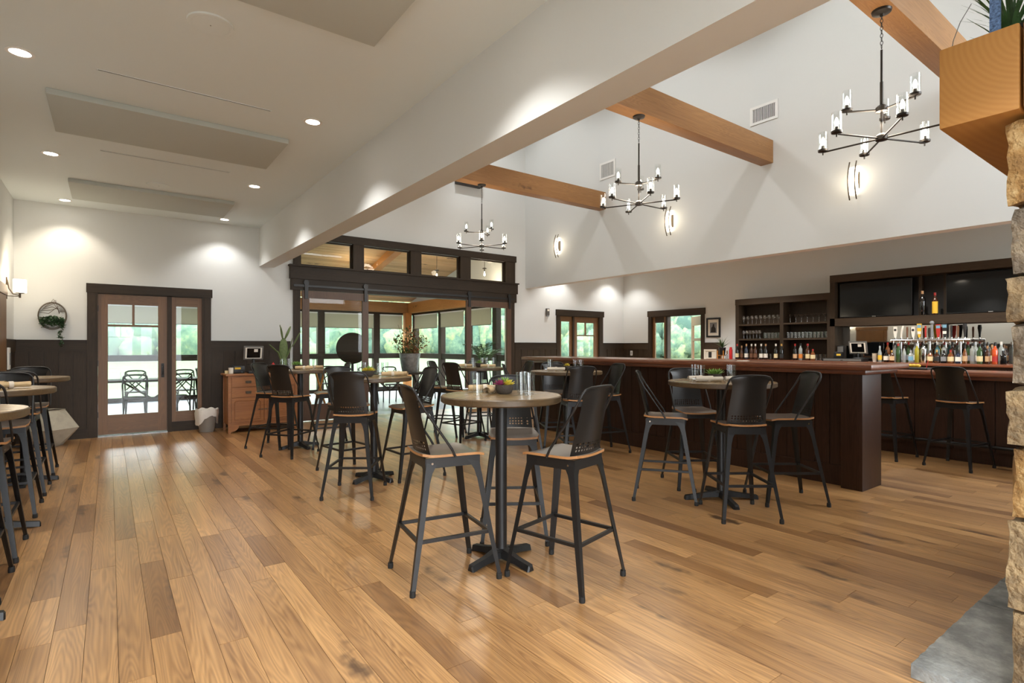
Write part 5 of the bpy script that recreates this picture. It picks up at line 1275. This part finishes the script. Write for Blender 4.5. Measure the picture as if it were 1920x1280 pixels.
# pendant lanterns in the sunroom
def lantern(x, y, z, label):
    zc = za + (zb - za) * (y - ya) / (yb - ya)
    t = thing('pendant_lantern', label, 'pendant lamp', (x, y, z), 0, 'sunroom lanterns')
    MB().tube([(0, 0, .16), (0, 0, zc - z)], .006, 6).build('rod', DARKIRON, t); MB().lathe([(.06, .15), (.05, .17), (.01, .18)], 12).build('cap', DARKIRON, t)
    MB().lathe([(.055, -.08), (.055, .15)], 14, cap=False).build('glass_shade', CLEAR, t, smooth=40); MB().lathe([(.012, -.03), (.022, .0), (.014, .05), (.006, .08)], 10).build('bulb', BULB, t, smooth=50); MB().lathe([(.012, .08), (.012, .15)], 8).build('socket', DARKIRON, t)
    l = bpy.data.lights.new('lantern_light', 'POINT'); l.energy = 9; l.color = (1, .82, .6); l.shadow_soft_size = .06
    lo = bpy.data.objects.new('glow', l); COL.objects.link(lo); lo.parent = t; lo.location = (0, 0, -.12)
lantern(5.1, 13.6, 3.35, 'lit lantern showing in the second transom window'); lantern(6.75, 12.4, 3.20, 'lit lantern showing in the third transom window'); lantern(7.75, 11.7, 3.25, 'lit lantern in the transom window nearest the bar')

# cross-back chairs and tables out there
CHW = plain('dark_brown_chair', rgb(58, 54, 52), .45)
def make_xchair():
    t = thing('cross_back_chair', 'x', 'chair')
    MB().lathe([(.19, .445), (.205, .45), (.205, .468), (.195, .472)], 20).build('seat', CHW, t, smooth=40)
    for sx, sy in ((1, -1), (1, 1)): MB().tube([(sx * .15, sy * .15, .45), (sx * .19, sy * .18, 0)], [.018, .014], 8).build('leg', CHW, t, smooth=60)
    for sy in (-1, 1): MB().tube([(-.20, sy * .17, 0), (-.17, sy * .18, .45), (-.21, sy * .19, .70), (-.235, sy * .175, .86)], .015, 8).build('rear_post', CHW, t, smooth=60)
    MB().tube([(-.235, -.175, .86), (-.25, -.12, .885), (-.255, 0, .89), (-.25, .12, .885), (-.235, .175, .86)], .017, 8).build('crest', CHW, t, smooth=60)
    for s in (-1, 1): MB().tube([(-.175, -s * .165, .49), (-.20, 0, .66), (-.232, s * .165, .84)], .011, 6).build('cross_bar', CHW, t, smooth=60)
    for s in (-1, 1): MB().tube([(.165, s * .16, .25), (.1, s * .17, .40), (0, s * .175, .44), (-.1, s * .17, .40), (-.18, s * .172, .25)], .008, 6).build('bent_brace', CHW, t, smooth=60)
    return t
xc = make_xchair(); GX = 'cross-back chairs in the sunroom'
for x_, y_, a, l in [(.38, 12.35, 90, 'cross-back chair nearest the glazed door, behind its large pane'), (1.62, 12.35, 90, 'cross-back chair behind the narrow sidelight'), (-.25, 12.4, 75, 'cross-back chair at the left edge of the door pane'),
                     (.45, 13.95, -90, 'cross-back chair beyond the sunroom table, behind the door pane'), (1.35, 13.95, -90, 'cross-back chair beyond the sunroom table, behind the sidelight'), (1.02, 12.35, 120, 'cross-back chair turned sideways behind the door handle'),
                     (5.15, 12.95, -90, 'cross-back chair beyond the long table, left of the pot'), (5.75, 12.85, -90, 'cross-back chair beyond the long table, behind the pot'), (3.3, 13.4, -60, 'cross-back chair far behind the left sliding door'), (4.5, 14.2, -120, 'cross-back chair far beyond the round disc'),
                     (6.9, 13.3, 180, 'cross-back chair below the palm'), (1.9, 14.8, -10, 'cross-back chair by the far sunroom windows')]: put(xc, x_, y_, -.002, R(a), l, GX)
def xtable(x, y, L, Wd, label, top=.76):
    t = thing('trestle_table', label, 'table', (x, y, -.002))
    MB().box(-L / 2, L / 2, -Wd / 2, Wd / 2, top - .04, top).build('table_top', DARKX, t, bevel=.004)
    for s in (-1, 1):
        for q in (-1, 1): MB().tube([(s * (L / 2 - .15), q * (Wd / 2 - .08), 0), (s * (L / 2 - .15), -q * (Wd / 2 - .08), top - .04)], .035, 4).build('leg', DARKW, t)
    MB().tube([(-L / 2 + .15, 0, top / 2), (L / 2 - .15, 0, top / 2)], .03, 4).build('stretcher', DARKX, t)
    for s in (-1, 1): MB().tube([(s * .03, 0, top / 2), (s * (L / 2 - .45), 0, top - .04)], .025, 4).build('brace', DARKX, t)
xtable(.7, 13.1, 1.9, .8, 'dark trestle table in the sunroom behind the glazed door'); xtable(5.25, 11.9, 1.75, .8, 'dark trestle table just inside the wide opening, under the galvanised pot', .80); xtable(3.2, 14.6, 1.6, .8, 'dark table by the far sunroom windows')
# goblets and napkins on the near trestle table
for k, (x_, y_) in enumerate(((4.62, 11.75), (4.75, 12.05), (4.95, 11.7), (5.05, 12.1))): put(glass0, x_, y_, .7985, 0, 'water glass on the trestle table under the galvanised pot', 'water glasses on the trestle table')
for k, (x_, y_) in enumerate(((.2, 13.0), (.5, 13.3), (.9, 12.9), (1.3, 13.2))): put(glass0, x_, y_, .7585, 0, 'water glass on the sunroom table behind the glazed door', 'water glasses on the sunroom table')
# galvanised pot with dried flowers
t = thing('flower_pot', 'large galvanised pot of rusty dried foliage beyond the opening', 'plant', (5.68, 11.75, .7985))
MB().lathe([(.17, 0), (.175, .01), (.25, .44), (.262, .45), (.245, .45), (.165, .03), (.001, .03)], 28, cap=False).build('bucket', STEEL, t, smooth=40)
for z in (.12, .33): MB().lathe([(.176 + .075 * z / .44, z), (.184 + .075 * z / .44, z + .008), (.178 + .075 * z / .44, z + .016)], 28, cap=False).build('rib', STEEL, t, smooth=60)
for nm, m, n_, sd in (('olive_leaves', LEAFO, 420, 1), ('green_leaves', LEAF, 260, 2), ('rust_leaves', LEAFR, 320, 3)):
    mb = MB()
    def fn(r2):
        a = r2.random() * 2 * PI; u = r2.random() ** .7; h_ = r2.random()
        return Vector((math.cos(a) * (.18 + .30 * h_) * u, math.sin(a) * (.18 + .30 * h_) * u, .38 + .62 * h_ * (1.15 - .6 * u)))
    leafball(mb, n_, fn, .065, sd + 20); mb.build(nm, m, t, fix=False)
r2 = random.Random(8)
for k in range(14):
    a = r2.random() * 2 * PI; q = .1 + .3 * r2.random(); MB().tube([(0, 0, .2), (math.cos(a) * q * .5, math.sin(a) * q * .5, .65), (math.cos(a) * q, math.sin(a) * q, .8 + .35 * r2.random())], .004, 5).build('stem', LEAFO, t)
# palm
t = thing('potted_palm', 'green parlour palm in a pot behind the right sliding door', 'plant', (7.48, 11.36, -.002))
MB().lathe([(.15, 0), (.20, .40), (.19, .40), (.17, .36), (.001, .36)], 22, cap=False).build('pot', CONC, t, smooth=40)
for k in range(13):
    a = k * 2.4; el = .92 + .42 * ((k * 7) % 5) / 5; L = .74 + .26 * ((k * 3) % 4) / 4; pts = []
    for i in range(7):
        u = i / 6; pts.append(Vector((math.cos(a) * L * u * math.cos(el) * 1.0, math.sin(a) * L * u * math.cos(el), .36 + .62 + L * (math.sin(el) * u * 1.1 - .45 * u * u))))
    mb = MB().tube([Vector((0, 0, .3)), Vector((0, 0, .7))] + pts[1:], .006, 5)
    for i in range(1, 7):
        p = pts[i]; d = (pts[i] - pts[i - 1]).normalized(); s_ = d.cross(Vector((0, 0, 1))).normalized()
        for sgn in (-1, 1):
            for off_ in (0, .5):
                p2 = pts[i - 1].lerp(p, off_ + .5); tip = p2 + (s_ * sgn * .9 + d * .6).normalized() * .17 + Vector((0, 0, -.05)); m_ = (p2 + tip) / 2; mb.add([p2, m_ + d * .014, tip, m_ - d * .014], [(0, 1, 2, 3)])
    mb.build('frond', LEAF, t, fix=False)
# upright round disc and wooden folding stand
t = thing('round_disc', 'dark round tabletop standing upright on a pedestal beyond the left sliding door', 'disc', (4.62, 12.62, -.002), R(-22))
MB().lathe([(.36, -.02), (.37, -.012), (.37, .012), (.36, .02)], 40, T(0, 0, 1.37) @ Matrix.Rotation(PI / 2, 4, 'X')).build('disc', DARKX, t, smooth=40); MB().box(-.03, .03, .03, .07, .02, 1.4).build('post', BLACK, t); MB().lathe([(.25, 0), (.25, .02), (.04, .04)], 24).build('foot', BLACK, t); MB().box(-.05, .05, .015, .06, 1.3, 1.42).build('hinge', BLACK, t)
t = thing('folding_stand', 'golden wooden folding stand with crossed legs behind the left sliding door', 'stand', (3.30, 11.25, -.002), R(35))
for y_ in (-.18, .18):
    for s in (-1, 1): MB().tube([(-s * .24, y_ + s * .015, 0), (s * .17, y_ + s * .015, .93)], .019, 4).build('leg', GOLDW, t)
for x_, z_ in ((-.20, .08), (.20, .08), (-.15, .88), (.15, .88)): MB().tube([(x_, -.2, z_), (x_, .2, z_)], .014, 6).build('cross_bar', GOLDW, t)
MB().box(-.2, .2, -.22, .22, .93, .95).build('tray', GOLDW, t)

# ------------------------------------------------------------------ outside: patio, lawn, wooded hillside
struct('patio', MB().box(FX + .25, 18, YF - 3, YB + .19 + 6, -.2, -.03), plain('patio_stone', rgb(120, 118, 114), .8, vary=.1, vscale=1.5))
gl = MB(); gl.add([(-160, -60, -.45), (200, -60, -.45), (200, 200, -.45), (-160, 200, -.45)], [(0, 1, 2, 3)]); gobj = gl.build('lawn', GRASSM, None, fix=False); gobj['kind'] = 'structure'
struct('added_bounce_paving', MB().box(-14, 18, -16, YF - .16, -.2, -.03), MATS['patio_stone'])  # unseen grey paving, added so the bounce light indoors is not lawn green
def hill_h(a, u): return 70 * (u ** .8) * (.8 + .2 * math.sin(a * 3 + 1) + .1 * math.sin(a * 7))
mb = MB(); na, nu = 60, 8; vs = []; fs = []
for i in range(na + 1):
    a = R(-35) + R(170) * i / na
    for j in range(nu + 1): u = j / nu; d = 96 + 110 * u; vs.append((d * math.cos(a), d * math.sin(a), -.5 + hill_h(a, u)))
for i in range(na):
    for j in range(nu): q = i * (nu + 1) + j; fs.append((q, q + 1, q + nu + 2, q + nu + 1))
hl = mb.add(vs, fs).build('hillside', HILLM, None, fix=False, smooth=80); hl['kind'] = 'structure'
ico = bmesh.new(); bmesh.ops.create_icosphere(ico, subdivisions=2, radius=1); iv = [v.co.copy() for v in ico.verts]; jf = [[v.index for v in f.verts] for f in ico.faces]; ico.free()
fr = random.Random(21); allv = []; allf = []; tones = []
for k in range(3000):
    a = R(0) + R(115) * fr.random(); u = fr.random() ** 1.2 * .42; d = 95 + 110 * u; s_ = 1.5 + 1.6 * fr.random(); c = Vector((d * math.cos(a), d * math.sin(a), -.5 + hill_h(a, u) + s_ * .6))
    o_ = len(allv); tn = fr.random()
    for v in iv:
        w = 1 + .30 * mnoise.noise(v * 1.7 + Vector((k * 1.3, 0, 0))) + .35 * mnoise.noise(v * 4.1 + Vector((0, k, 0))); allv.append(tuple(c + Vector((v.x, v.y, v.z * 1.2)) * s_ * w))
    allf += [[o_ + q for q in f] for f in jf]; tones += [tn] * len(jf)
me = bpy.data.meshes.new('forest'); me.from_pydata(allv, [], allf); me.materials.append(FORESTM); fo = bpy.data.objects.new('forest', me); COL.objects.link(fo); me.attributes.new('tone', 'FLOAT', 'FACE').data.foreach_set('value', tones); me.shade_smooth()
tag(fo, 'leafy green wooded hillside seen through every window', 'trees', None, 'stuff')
